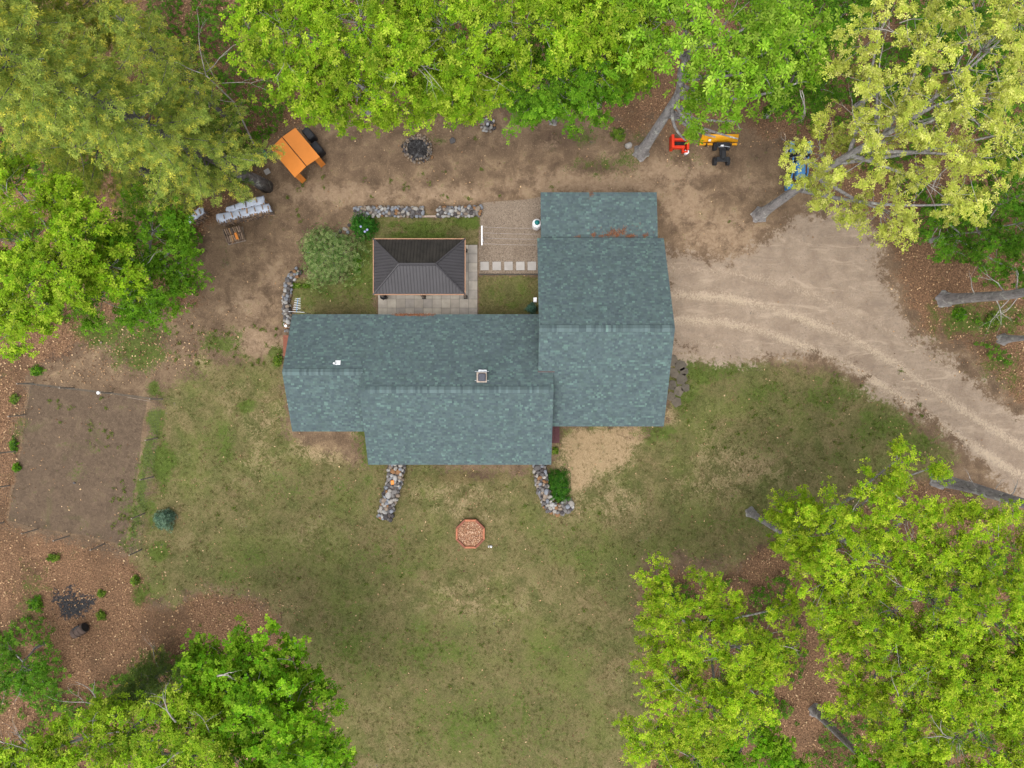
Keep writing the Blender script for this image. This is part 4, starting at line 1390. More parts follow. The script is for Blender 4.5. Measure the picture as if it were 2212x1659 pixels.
# ------------------------------------------------------------------ fenced garden
posts = [(351, 862), (340, 946), (331, 1030), (312, 1109), (306, 1187), (225, 1175), (149, 1158), (81, 1143), (8, 1128), (20, 1049), (35, 975), (54, 896), (72, 828), (159, 838), (243, 848)]
gc = P(185, 1000)
gf = thing('garden_fence', (gc.x, gc.y, 0), 'weathered post and dark net fence around the bare garden plot', 'fence')
pw = [P(u, v) for u, v in posts]
for i, p in enumerate(pw):
    lean = Vector((random.uniform(-.06, .06), random.uniform(-.06, .06), 1.62))
    MB().tube([p - Vector((0, 0, .05)), p + lean], [.055, .045], 8, True, .2).build('post', 'postwood', gf)
net = MB()
for i in range(len(pw)):
    a, b = pw[i], pw[(i + 1) % len(pw)]
    L = (b - a).length
    m_ = int(L / .2)
    for k in range(m_):
        q = a + (b - a) * (k / m_)
        net.tube([q + Vector((0, 0, .02)), q + Vector((0, 0, 1.5))], .004, 3, False)
    for k in range(8):
        z = .08 + k * .2
        net.tube([a + Vector((0, 0, z)), (a + b) / 2 + Vector((0, 0, z - .03)), b + Vector((0, 0, z))], .004, 3, False)
tag(net.build('netting', 'wire', gf), kind='stuff')
p = pw[14] + Vector((0, 0, 1.63))
MB().lathe((p.x, p.y, p.z - .1), [(.09, 0), (.1, .16), (.02, .17)], 14).build('post_cap', 'white', gf)
a, b = P(275, 858, .3), P(326, 867, .3)
tag(MB().tube([a, b], .013, 6).build('garden_stake', 'postwood', None), 'thin pale stake lying along the top fence line of the garden', 'stake')

# ------------------------------------------------------------------ rusty barrel
p = P(172, 1362, .35)
br = thing('steel_barrel', (p.x, p.y, 0), 'rusty grey barrel tipped over on the leaf litter, lower left', 'barrel')
ax = Vector((.86, .5, .12)).normalized()
s = Vector((p.x, p.y, .36)) - ax * .5
prof = [(0, .22), (.03, .33), (.1, .355), (.3, .34), (.5, .36), (.75, .35), (.95, .345)]
MB().tube([s + ax * t for t, _ in prof], [r for _, r in prof], 22, True).build('drum', 'rust', br, True)
MB().tube([s + ax * .96, s + ax * 1.0], [.3, .3], 20).build('mouth', 'black', br)
d = Vector((-.5, .86, 0))
q = s + ax * .55 + d * .24 + Vector((0, 0, .2))
MB().box(q.x, q.y, q.z, .5, .22, .12, math.atan2(ax.y, ax.x)).build('opening', 'black', br, bevel=.03)
MB().tube([s + ax * .3, s + ax * .34], [.372, .372], 22).build('hoop', 'rust', br)
MB().tube([s + ax * .62, s + ax * .66], [.372, .372], 22).build('hoop', 'rust', br)

# ------------------------------------------------------------------ foliage machinery
def unit(a):
    return a / (np.linalg.norm(a, axis=-1, keepdims=True) + 1e-9)


def rosettes(pos, nrm, k, L, wid, col, tilt=(-0.35, 0.4), rng=RNG, cj=0.16):
    n = len(pos)
    nrm = unit(nrm)
    ref = np.where(np.abs(nrm[:, 2:3]) < 0.9, np.array([[0, 0, 1.0]]), np.array([[1.0, 0, 0]]))
    a = unit(np.cross(ref, nrm))
    b = np.cross(nrm, a)
    ph = (np.arange(k)[None, :] * 2 * np.pi / k + rng.uniform(0, 6.28, (n, 1)) + rng.uniform(-.35, .35, (n, k)))[..., None]
    t = rng.uniform(*tilt, (n, k))[..., None]
    Li = (L * rng.uniform(.7, 1.2, (n, k)))[..., None]
    if hasattr(wid, '__len__'):
        wid = rng.uniform(*wid, (n, k))[..., None]
    d = np.cos(ph) * a[:, None] + np.sin(ph) * b[:, None]
    N = nrm[:, None]
    axis = np.cos(t) * d + np.sin(t) * N
    side = np.cross(N, d)
    up = np.cross(axis, side)
    p0 = pos[:, None] + axis * Li * 0.06
    mid = pos[:, None] + axis * Li * 0.58 + N * Li * 0.05
    tip = pos[:, None] + axis * Li - N * Li * 0.10
    l = mid + side * wid * Li * .5 + N * Li * 0.06
    r = mid - side * wid * Li * .5 + N * Li * 0.06
    V = np.stack([p0 + 0 * tip, r, tip, l], 2).reshape(-1, 3)
    m = n * k
    base = np.arange(m)[:, None] * 4
    F3 = np.concatenate([base + np.array([[0, 1, 2]]), base + np.array([[0, 2, 3]])], 1).reshape(-1, 3)
    C = col[:, None, :] * rng.uniform(1 - cj, 1 + cj, (n, k))[..., None]
    C = np.repeat(C.reshape(-1, 3), 4, 0)
    return V, F3, C


class Leaves:
    def __init__(self):
        self.V, self.F, self.C, self.o = [], [], [], 0

    def add(self, V, Fc, C):
        self.V.append(V)
        self.F.append(Fc + self.o)
        self.C.append(C)
        self.o += len(V)

    def build(self, name, m, parent=None):
        me = npmesh(name, np.concatenate(self.V), np.concatenate(self.F), np.concatenate(self.C), m)
        o = bpy.data.objects.new(name, me)
        COL.objects.link(o)
        if parent is not None:
            o.parent = parent
            o.matrix_parent_inverse = Matrix.Translation(-Vector(parent.location))
        return o


KL = 0.66
STY = {
    # colours (two ends), leaf length, leaves per rosette, clump size, rosettes per clump, clump density, leaf width
    'oak':   dict(c=[S(152, 190, 36, KL), S(118, 166, 26, KL), S(190, 212, 70, KL)], L=.19, k=6, rc=.58, nr=25, dens=.9, w=(.34, .5)),
    'oakbig': dict(c=[S(146, 190, 48, KL), S(118, 172, 34, KL), S(176, 210, 78, KL)], L=.25, k=6, rc=.6, nr=12, dens=.85, w=(.3, .45)),
    'pale':  dict(c=[S(204, 212, 92, KL * 1.06), S(178, 196, 74, KL * 1.06), S(226, 228, 128, KL * 1.06)], L=.15, k=6, rc=.45, nr=20, dens=.92, w=(.32, .46)),
    'small': dict(c=[S(162, 196, 34, KL), S(128, 176, 26, KL), S(200, 218, 68, KL)], L=.15, k=5, rc=.52, nr=34, dens=1.05, w=(.36, .52)),
    'maple': dict(c=[S(132, 186, 30, KL), S(102, 164, 22, KL), S(168, 208, 56, KL)], L=.18, k=6, rc=.62, nr=27, dens=1.0, w=(.45, .62)),
    'beech': dict(c=[S(106, 156, 30, KL), S(86, 138, 26, KL), S(134, 180, 46, KL)], L=.15, k=5, rc=.62, nr=30, dens=1.0, w=(.4, .6)),
    'under': dict(c=[S(92, 144, 32, KL), S(72, 122, 26, KL), S(120, 164, 44, KL)], L=.15, k=5, rc=.55, nr=24, dens=1.0, w=(.4, .6)),
}


def leafcols(st, n, rng, mixpow=1.0):
    c = np.array(st['c'])
    i = rng.choice(len(c), n, p=[.45, .33, .22])
    j = rng.choice(len(c), n)
    f = rng.uniform(0, .5, (n, 1))
    return c[i] * (1 - f) + c[j] * f


def limb(mb, a, b, r0, r1, sides=6, sag=.12, n=5, wob=.12):
    a, b = Vector(a), Vector(b)
    L = (b - a).length
    pts, rad = [], []
    w1 = Vector((random.uniform(-1, 1), random.uniform(-1, 1), random.uniform(-.4, .4))) * wob * L * .35
    for i in range(n + 1):
        t = i / n
        p = a.lerp(b, t) + Vector((0, 0, 1)) * sag * L * (t - t * t) * -1.0 + w1 * math.sin(t * math.pi)
        pts.append(p)
        rad.append(r0 + (r1 - r0) * t)
    mb.tube(pts, rad, sides, True, .12)
    return pts


def dead_branch(mb, p, d, L, r, depth=2):
    p, d = Vector(p), Vector(d).normalized()
    pts, rad = [p.copy()], [r]
    n = 5
    q = p.copy()
    for i in range(n):
        d = (d + Vector((random.uniform(-1, 1), random.uniform(-1, 1), random.uniform(-.6, .6))) * .28).normalized()
        q = q + d * (L / n)
        pts.append(q.copy())
        rad.append(r * (1 - .8 * (i + 1) / n))
        if depth > 0 and i >= 1 and random.random() < .75:
            s = (d + Vector((random.uniform(-1, 1), random.uniform(-1, 1), random.uniform(-.3, .3))) * .9).normalized()
            dead_branch(mb, q, s, L * random.uniform(.3, .55), rad[-1] * .7, depth - 1)
    mb.tube(pts, rad, 5, True)


def make_tree(name, label, style, base, blobs_, path=None, r0=.24, group=None, dead=3, seed=1, bark='bark', dead_list=(), sparse=1.0, cat='tree', twig=1.0):
    """blobs_: (u, v, z, r) crown masses; path: (u, v, z) along the trunk above the base"""
    st = STY[style]
    rng = np.random.default_rng(seed)
    random.seed(seed)
    b = P(*base)
    t = thing(name, (b.x, b.y, 0), label, cat, group)
    cs = [P(u, v, z) for u, v, z, r in blobs_]
    cen = sum(cs, Vector()) / len(cs)
    zmin = min(c.z - q[3] for c, q in zip(cs, blobs_))
    tw = [b - Vector((0, 0, .1)), b + (P(*path[0]) - b) * (.9 / P(*path[0]).z) if path else b + Vector((0, 0, .9))]
    if path:
        tw += [P(*p) for p in path]
    else:
        tw += [b.lerp(Vector((cen.x, cen.y, b.z)), .12) + Vector((0, 0, zmin * .5)), b.lerp(Vector((cen.x, cen.y, b.z)), .4) + Vector((0, 0, max(zmin, cen.z * .62)))]
        tw += [b.lerp(cen, .82) + Vector((0, 0, cen.z * .12))]
    # smooth the trunk line
    pts = []
    for i in range(len(tw) - 1):
        p0, p1, p2, p3 = tw[max(i - 1, 0)], tw[i], tw[i + 1], tw[min(i + 2, len(tw) - 1)]
        for k in range(6):
            s = k / 6
            pts.append(.5 * ((2 * p1) + (p2 - p0) * s + (2 * p0 - 5 * p1 + 4 * p2 - p3) * s * s + (3 * p1 - p0 - 3 * p2 + p3) * s ** 3))
    pts.append(tw[-1])
    n = len(pts)
    tp_ = .5 if dead_list and not dead else .72
    rad = [r0 * (1 - tp_ * i / (n - 1)) + (.3 * r0 * math.exp(-max(p.z, 0) / .9)) for i, p in enumerate(pts)]
    wood = MB()
    SD = 20
    wood.tube(pts, rad, SD, True, .06)
    ph = random.uniform(0, 6.28)
    for i, p in enumerate(pts):                 # buttress roots at the foot
        if p.z > 1.0:
            break
        for k in range(SD):
            q = Vector(wood.v[i * SD + k])
            d = q - p
            an = math.atan2(d.y, d.x)
            g = math.exp(-max(p.z, 0) / .28) * (.5 + .5 * math.cos(5 * an + ph + .6 * math.sin(2 * an))) ** 1.6
            wood.v[i * SD + k] = (q.x + d.x * g * .32, q.y + d.y * g * .32, q.z)
    lv = Leaves()
    P_, N_, C_ = [], [], []
    for c, q in zip(cs, blobs_):
        r = q[3]
        rz = r * .72
        # limb from the trunk to this mass
        cand = [p for p in pts if p.z < c.z - .3 and p.z > zmin * .45] or pts[n // 2:]
        src = min(cand, key=lambda p: (p - c).length + .8 * abs((c.z - p.z) - (c - p).xy.length * .8))
        lp = limb(wood, src, c, max(.05, r0 * .34), .04, 7, .1, 6, .25)
        nc = int(st['dens'] * sparse * 8.0 * r * r)
        d = unit(rng.normal(size=(nc, 3)) + np.array([0, 0, .35]))
        d[:, 2] = np.where(d[:, 2] < -.45, -d[:, 2], d[:, 2])
        rad_ = rng.uniform(.72, 1.08, nc)
        inner = rng.random(nc) < .22
        rad_ = np.where(inner, rng.uniform(.3, .7, nc), rad_)
        ctr = np.array(c)[None] + d * rad_[:, None] * np.array([r, r, rz])
        # keep less of what lies deep inside other masses of the same tree
        keep = np.ones(nc, bool)
        for c2, q2 in zip(cs, blobs_):
            if c2 is c:
                continue
            e = (ctr - np.array(c2)) / np.array([q2[3], q2[3], q2[3] * .72]) / .72
            keep &= ~(((e ** 2).sum(1) < 1) & (rng.random(nc) < .75))
        keep &= rng.random(nc) > .06
        ctr, d = ctr[keep], d[keep]
        outw = unit(d * np.array([1, 1, .25]) + rng.normal(size=d.shape) * .35)
        for i in range(len(ctr)):
            if random.random() < .8 * twig:
                e = Vector(ctr[i])
                k = min(range(1, len(lp)), key=lambda q_: (lp[q_] - e).length + random.uniform(0, .7))
                limb(wood, lp[k], e - Vector(outw[i]) * .15, .02, .006, 4, random.uniform(-.1, .15), 4, random.uniform(.3, .8))
        nr = st['nr']
        rc = st['rc'] * rng.uniform(.7, 1.25, (len(ctr), 1, 1))
        g = rng.normal(size=(len(ctr), nr, 3)) * .5
        g = np.clip(g, -1.1, 1.1)
        sx = unit(np.cross(outw, np.array([0, 0, 1.0])))
        px = ctr[:, None] + rc * (g[..., :1] * outw[:, None] * 1.15 + g[..., 1:2] * sx[:, None] * .8 + g[..., 2:3] * np.array([0, 0, .5]))
        nn = unit(np.array([0, 0, 1.0]) * 1.0 + d[:, None] * .45 + g * .35 + rng.normal(size=g.shape) * .28)
        cc = leafcols(st, len(ctr) * nr, rng) * np.repeat(rng.uniform(.6, 1.22, (len(ctr), 1)), nr, 0)
        P_.append(px.reshape(-1, 3))
        N_.append(nn.reshape(-1, 3))
        C_.append(cc)
    if P_:
        lv.add(*rosettes(np.concatenate(P_), np.concatenate(N_), st['k'], st['L'], st['w'], np.concatenate(C_), rng=rng))
    wood.build('trunk', bark, t, True)
    lv.build('crown', 'leaf', t)
    db = []
    for k in range(dead):
        i = random.randrange(len(cs))
        c, r = cs[i], blobs_[i][3]
        a = random.uniform(0, 6.28)
        d = Vector((math.cos(a), math.sin(a), random.uniform(-.1, .5))).normalized()
        db.append((c + d * r * .35 + Vector((0, 0, r * .15)), d, r * random.uniform(.7, 1.05), .03))
    for (u, v, z, u2, v2, z2, r) in dead_list:
        a, e = P(u, v, z), P(u2, v2, z2)
        db.append((a, e - a, (e - a).length, r))
    for p, d, L, r in db:
        m2 = MB()
        dead_branch(m2, p, d, L, r, 2)
        m2.build('dead_branch', 'dead', t, True)
    return t


NEEDLE = [S(148, 166, 78, 1.05), S(128, 152, 70, 1.05), S(168, 180, 88, 1.05)]
CANDLE = [S(212, 208, 92, .92), S(196, 198, 84, .92)]
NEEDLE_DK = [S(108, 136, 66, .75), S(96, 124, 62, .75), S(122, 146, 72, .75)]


def make_pine(label, base, h, z0, rlow, rtop, seed, cols=NEEDLE, tip=.45, group='white pines at the upper left', r0=.3, whorl=.95, lean=(0, 0), name='pine_tree', needle=.175, nb=6, dead=6, gap=.08):
    rng = np.random.default_rng(seed)
    random.seed(seed)
    b = P(*base)
    t = thing(name, (b.x, b.y, 0), label, 'pine tree', group)
    top = Vector((b.x + lean[0], b.y + lean[1], h))
    wood = MB()
    pts = [b.lerp(top, i / 12) + Vector((random.uniform(-.06, .06), random.uniform(-.06, .06), 0)) for i in range(13)]
    pts[0].z = -.1
    wood.tube(pts, [r0 * (1.25 if i == 0 else 1) * (1 - .9 * i / 12) + .015 for i in range(13)], 12, True, .1)
    pos, nrm, col = [], [], []
    z = z0
    cn, cc = np.array(cols), np.array(CANDLE)
    while z < h - .1:
        f = (z - z0) / (h - z0)
        R = rlow + (rtop - rlow) * f ** 1.15
        for k in range(nb):
            if random.random() < gap:
                continue
            a = 6.283 * (k + random.uniform(-.35, .35)) / nb + z
            L = R * random.uniform(.7, 1.12)
            d = Vector((math.cos(a), math.sin(a), 0))
            o = b.lerp(top, z / h)
            pts = []
            for i in range(7):
                s = i / 6
                pts.append(o + d * L * s + Vector((0, 0, L * (.05 + .28 * f) * s + .12 * L * s * s - (.1 * L * s * (1 - f)))))
            wood.tube(pts, [.045 * (1 - .85 * i / 6) * (.5 + R / 5) for i in range(7)], 5)
            ns = max(5, int(L * 4.8))
            for j in range(ns):
                s = .22 + .78 * (j + random.random()) / ns
                q = pts[min(5, int(s * 6))].lerp(pts[min(6, int(s * 6) + 1)], s * 6 % 1)
                sl = (.2 + .36 * L * (1 - s) * .9 + .16) * random.uniform(.6, 1.1)
                sd_ = 1 if j % 2 else -1
                dd = (d * .75 + Vector((-d.y, d.x, 0)) * sd_ * random.uniform(.5, 1.0) + Vector((0, 0, random.uniform(.05, .4)))).normalized()
                m = max(2, int(sl / .085))
                for e in range(m):
                    w = (e + 1) / m
                    pp = q + dd * sl * w + Vector((random.uniform(-.09, .09), random.uniform(-.09, .09), random.uniform(-.06, .1)))
                    pos.append(pp)
                    nrm.append(dd * .6 + Vector((0, 0, .8)))
                    if w > .75 and random.random() < tip * .8:
                        col.append(cc[random.randrange(2)] * random.uniform(.85, 1.15))
                    else:
                        col.append(cn[random.randrange(3)] * random.uniform(.8, 1.15))
        z += whorl * random.uniform(.75, 1.15) * (1 - .35 * f)
    lv = Leaves()
    lv.add(*rosettes(np.array([tuple(p) for p in pos]), np.array([tuple(p) for p in nrm]), 10, needle, .17, np.array(col), (-.3, .9), rng, .2))
    wood.build('trunk', 'bark_dark', t, True)
    lv.build('crown', 'needle', t)
    for k in range(dead):
        z = random.uniform(z0 * .5, z0 + (h - z0) * .35)
        a = random.uniform(0, 6.28)
        m2 = MB()
        dead_branch(m2, b.lerp(top, z / h), (math.cos(a), math.sin(a), .15), random.uniform(1.2, 2.6), .035, 2)
        m2.build('dead_branch', 'dead', t, True)
    return t


# ------------------------------------------------------------------ the trees
OAKS = 'broadleaf trees round the clearing'
make_pine('tallest white pine with yellow tipped boughs filling the upper left', (578, 402), 25, 7.5, 3.8, 1.3, 31, r0=.36, lean=(-2.2, -1.6))
make_pine('white pine at the left edge above the bright oaks', (335, 385), 17, 4.5, 4.2, 1.2, 32)
make_pine('white pine at the very upper left corner', (285, 230), 20, 6, 4.0, 1.3, 33)
make_pine('slim pine beside the bare sapling near the top left', (500, 265), 14, 6, 1.9, .6, 34, r0=.16, dead=8, gap=.3)
make_pine('second slim pine at the top edge left of the bare sapling', (372, 160), 13, 5, 2.2, .7, 35, r0=.18)
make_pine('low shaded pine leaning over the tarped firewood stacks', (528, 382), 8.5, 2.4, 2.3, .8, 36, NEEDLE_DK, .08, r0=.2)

make_tree('oak_tree', 'pale yellow green oak with a leaning trunk at the upper right', 'pale', (1640, 465),
          [(1772, 335, 11, 2.1), (1728, 335, 10.5, 1.0), (1742, 388, 10, .8), (1800, 432, 10, 1.9), (1905, 452, 11.5, 2.0), (1880, 335, 14, 2.5), (1990, 390, 14, 2.4), (2085, 335, 15, 2.4), (1960, 255, 16, 2.5), (2070, 215, 16.5, 2.5),
           (2160, 290, 15, 2.3), (1895, 185, 15, 2.1), (1990, 120, 16, 2.3), (2120, 110, 16, 2.4), (1900, 70, 15.5, 2.0), (2205, 190, 15, 2.4), (2200, 50, 15, 2.2), (2080, 440, 11.5, 1.4)],
          [(1700, 423, 5), (1765, 378, 9), (1850, 325, 12.5), (1960, 265, 15.5)], .37, OAKS, 14, 41, sparse=.8)
make_tree('oak_tree', 'oak with a leaning grey trunk above the red implement', 'oakbig', (1385, 330),
          [(1400, 70, 15, 2.0), (1480, 60, 16, 2.2), (1560, 60, 16, 2.2), (1545, 150, 15, 2.0), (1500, 235, 12, 1.3), (1570, 212, 12, 1.4), (1590, 262, 10, .55), (1503, 285, 10, .75), (1640, 150, 14, 1.7),
           (1700, 90, 14, 2.0), (1630, 50, 16, 2.0), (1720, 180, 13, 1.3), (1390, 20, 15, 2.0), (1545, 296, 9.5, .35), (1482, 304, 9.5, .35), (1594, 300, 9.5, .4), (1520, 280, 10, .4)],
          [(1432, 258, 6), (1466, 200, 9.5), (1472, 150, 12), (1500, 90, 15)], .38, OAKS, 8, 42, sparse=.85)
make_tree('maple_tree', 'darker green maple with drooping fronds at the top centre', 'beech', (1195, 262),
          [(1190, 165, 11.5, 2.5), (1270, 130, 12.5, 2.5), (1120, 190, 10.5, 2.0), (1230, 220, 9, 1.5), (1290, 205, 9.5, 1.6), (1325, 150, 11, 1.9), (1150, 230, 8.5, 1.2)], None, .22, OAKS, 2, 43)
make_tree('oak_tree', 'dense bright oak overhanging the small stone ring at the top', 'oak', (975, 240),
          [(960, 60, 14, 2.6), (1060, 50, 14.5, 2.6), (1160, 40, 15, 2.6), (1000, 150, 12.5, 2.2), (955, 215, 10.5, 1.6), (1005, 208, 10, 1.3), (890, 170, 11.5, 2.0), (1080, 140, 12.5, 1.8), (1095, 225, 9.5, .5)], None, .28, OAKS, 4, 44)
make_tree('oak_tree', 'broad bright oak overhanging the fire pit at the top left', 'oak', (790, 238),
          [(620, 60, 14, 2.4), (700, 90, 13.5, 2.5), (780, 50, 14.5, 2.7), (665, 170, 12.5, 1.9), (760, 165, 12, 2.2), (860, 100, 13.5, 2.4), (835, 215, 10.5, 1.8), (885, 240, 9.5, 1.2), (725, 215, 11, 1.5), (560, 25, 13, 1.6)], None, .3, OAKS, 7, 45)
make_tree('oak_tree', 'bright oak between the drooping maple and the leaning oak at the top edge', 'oak', (1290, 225),
          [(1255, 45, 14, 2.4), (1330, 60, 14, 2.3), (1320, -10, 15, 2.3), (1210, 0, 15, 2.3), (1355, 130, 12, 1.4)], None, .24, OAKS, 3, 46)
make_tree('oak_tree', 'yellow green oak at the left edge above the fallen leaves', 'oak', (330, 640),
          [(30, 400, 12, 1.8), (55, 520, 13, 2.2), (35, 640, 13, 2.2), (125, 445, 12, 1.6), (185, 500, 12.5, 1.8), (235, 575, 11.5, 1.7), (140, 600, 13, 2.1), (20, 715, 11, 1.3), (90, 680, 11.5, 1.4)], None, .28, OAKS, 4, 47)
make_tree('beech_tree', 'darker green beech beside the firewood stacks at the left', 'beech', (395, 595),
          [(330, 500, 9, 2.1), (375, 575, 8.2, 1.7), (285, 615, 9, 2.1), (335, 640, 7.5, 1.5), (215, 645, 9.5, 1.8), (405, 610, 6.5, .9), (250, 530, 10, 2.0), (395, 520, 7.5, 1.1)], None, .22, OAKS, 3, 48)
make_tree('oak_tree', 'lime green oak with a spotted leaning trunk right of the front lawn', 'small', (1622, 1107),
          [(1705, 1115, 9, 1.5), (1745, 1160, 11, 2.0), (1830, 1135, 13, 2.0), (1900, 1060, 13, 1.6), (1930, 1000, 12.5, .9), (1850, 1220, 13.5, 2.2), (1785, 1255, 12, 2.0), (2015, 1010, 12, .7), (1960, 1120, 14, 2.0), (1700, 1180, 9.5, 1.0)],
          [(1655, 1130, 3.5), (1695, 1155, 6.5), (1770, 1190, 10.5)], .26, OAKS, 5, 49)
make_tree('oak_tree', 'lime green oak crown at the right edge below the driveway', 'small', (1790, 1150),
          [(2050, 1200, 14, 2.3), (2150, 1180, 14, 2.1), (2010, 1290, 14.5, 2.4), (2120, 1310, 15, 2.4), (2205, 1270, 15, 2.2), (1930, 1320, 14, 2.2), (2200, 1400, 15, 2.2), (2060, 1390, 14.5, 2.2)], None, .28, OAKS, 8, 50)
make_tree('oak_tree', 'lime green oak filling the lower right corner', 'small', (1805, 1290),
          [(1880, 1440, 12, 2.0), (1990, 1450, 14, 2.3), (2100, 1470, 15, 2.4), (2200, 1510, 15, 2.4), (1960, 1560, 14, 2.2), (2070, 1590, 15, 2.4), (2170, 1640, 15, 2.4), (1950, 1650, 13, 2.0), (1800, 1370, 11, 1.5), (1800, 1290, 11, 1.3), (1845, 1530, 11, 1.2)], None, .28, OAKS, 10, 51)
make_tree('oak_tree', 'bright small leaved tree right of the lawn at the bottom', 'small', (1450, 1300),
          [(1425, 1255, 8, 1.3), (1450, 1350, 9.5, 2.0), (1540, 1300, 9.5, 1.8), (1560, 1420, 11, 2.2), (1450, 1470, 10.5, 2.1), (1645, 1390, 10.5, 1.7), (1530, 1530, 12, 2.0), (1630, 1500, 11, 1.4), (1420, 1590, 11, 2.0), (1500, 1640, 11, 1.6), (1695, 1310, 8, .9), (1680, 1440, 9.5, .9)], None, .24, OAKS, 5, 52)
make_tree('oak_tree', 'tree with a smooth bare trunk over leaf litter at the lower right', 'maple', (1762, 1535),
          [(1960, 1730, 14, 2.2), (1870, 1730, 13, 1.6), (2020, 1800, 15, 2.2)], [(1800, 1575, 4), (1850, 1625, 8.5), (1910, 1690, 12)], .33, OAKS, 0, 53)
make_tree('maple_tree', 'green sapling at the bottom edge right of the lawn', 'maple', (1560, 1520),
          [(1590, 1640, 7, 1.6), (1660, 1600, 7, 1.1), (1690, 1650, 8, 1.4), (1500, 1690, 8, 1.6)], [(1590, 1545, 3), (1630, 1575, 6)], .16, OAKS, 3, 54)
make_tree('pine_tree', 'thick grey trunk with dead branches at the right edge above the driveway', 'beech', (2040, 647),
          [(2420, 560, 15, 2.6), (2520, 600, 17, 2.4), (2480, 500, 17, 2.2)], [(2110, 642, 4), (2200, 634, 8), (2330, 600, 12.5)], .4, 'bare trunks at the right edge', 0, 55,
          dead_list=[(2110, 642, 4, 2075, 610, 4.6, .05), (2150, 636, 5.5, 2165, 700, 5.2, .05), (2170, 632, 6.5, 2130, 590, 7, .045), (2185, 640, 7, 2110, 690, 5.8, .04), (2195, 628, 7.5, 2185, 585, 8, .05), (2200, 640, 7.7, 2175, 700, 7, .04)], cat='tree')
make_tree('pine_tree', 'smaller grey trunk at the right edge, just above the driveway bend', 'beech', (2165, 733),
          [(2560, 680, 14, 2.2), (2620, 650, 15, 2)], [(2230, 728, 3), (2400, 700, 9)], .28, 'bare trunks at the right edge', 0, 56)
make_tree('pine_tree', 'lichen spotted grey trunk crossing below the driveway at the right edge', 'beech', (2028, 1036),
          [(2480, 1180, 16, 2.6), (2580, 1200, 18, 2.4)], [(2100, 1054, 4), (2200, 1084, 8), (2340, 1120, 12.5)], .44, 'bare trunks at the right edge', 0, 57,
          dead_list=[(2110, 1056, 4.5, 2100, 1020, 5, .04), (2160, 1070, 6.5, 2150, 1100, 6, .04), (2180, 1078, 7.2, 2200, 1040, 7.8, .05), (2195, 1085, 7.8, 2175, 1120, 7.4, .04), (2140, 1065, 5.7, 2170, 1040, 6, .03)])
make_tree('beech_tree', 'low dark green tree under the pale oak at the right edge', 'under', (2010, 520),
          [(2030, 480, 5, 1.4), (2100, 450, 6, 1.7), (2170, 430, 6.5, 1.7), (2060, 545, 4.5, 1.1), (2150, 530, 5.5, 1.7), (2205, 590, 5, 1.3), (2215, 480, 6, 1.6)], None, .12, OAKS, 4, 58)
make_tree('maple_tree', 'vivid green maple at the bottom left beside the lawn', 'maple', (628, 1392),
          [(560, 1425, 10, 1.9), (485, 1425, 10, 1.6), (615, 1450, 9, 1.5), (640, 1530, 10, 2.1), (540, 1530, 12, 2.3), (680, 1610, 9, 1.7), (590, 1640, 12, 2.3), (450, 1480, 11, 1.7), (660, 1480, 8.5, 1.1), (710, 1650, 8, 1.2)],
          [(600, 1420, 3), (560, 1470, 7), (520, 1520, 10)], .26, OAKS, 4, 59)
make_tree('oak_tree', 'yellow green oak with pale dead limbs in the bottom left corner', 'oak', (430, 1440),
          [(425, 1520, 12, 1.8), (480, 1630, 13, 2.3), (380, 1600, 13, 2.0), (240, 1540, 12, 1.5), (205, 1605, 13, 1.8), (320, 1650, 13, 2.1), (110, 1650, 13, 2.0), (30, 1670, 13, 1.6), (300, 1560, 12.5, 1.3)], None, .28, OAKS, 6, 60,
          dead_list=[(110, 1655, 12, 0, 1565, 13, .08), (60, 1610, 12.6, 30, 1560, 13.4, .05), (250, 1540, 12, 130, 1510, 12.6, .05), (215, 1520, 11.5, 185, 1460, 12, .04), (400, 1620, 14, 320, 1640, 14.6, .06), (470, 1460, 13, 505, 1440, 13.6, .06), (380, 1560, 14, 340, 1500, 14.4, .05)])
make_pine('dull green young pine in the gap above the bottom left oak', (360, 1440), 6.5, .8, 1.9, .3, 61, NEEDLE_DK, .05, None, .1, .6, name='young_pine', dead=1)
make_tree('maple_tree', 'shaded green tree behind the leaning oak at the top right', 'under', (1655, 250),
          [(1700, 150, 8, 1.8), (1770, 80, 9, 2.0), (1650, 60, 9, 1.8), (1760, 200, 7.5, 1.5), (1830, 20, 9, 1.8), (1690, 230, 6, 1.0)], None, .16, OAKS, 3, 62)
make_tree('maple_tree', 'shaded green tree in the upper right corner behind the pale oak', 'under', (1850, 230),
          [(2000, 60, 8, 2.0), (2110, 30, 9, 2.0), (2200, 110, 8, 2.0), (1960, 180, 7, 1.6), (2130, 200, 8, 2.0), (2200, 330, 8, 1.8)], None, .16, OAKS, 2, 63)
make_tree('sapling', 'small leafy sapling at the left edge among fallen leaves', 'under', (95, 1390),
          [(20, 1400, 4, 1.2), (60, 1450, 4.5, 1.4), (10, 1480, 5, 1.4), (100, 1480, 4, 1.0)], None, .08, OAKS, 1, 64)
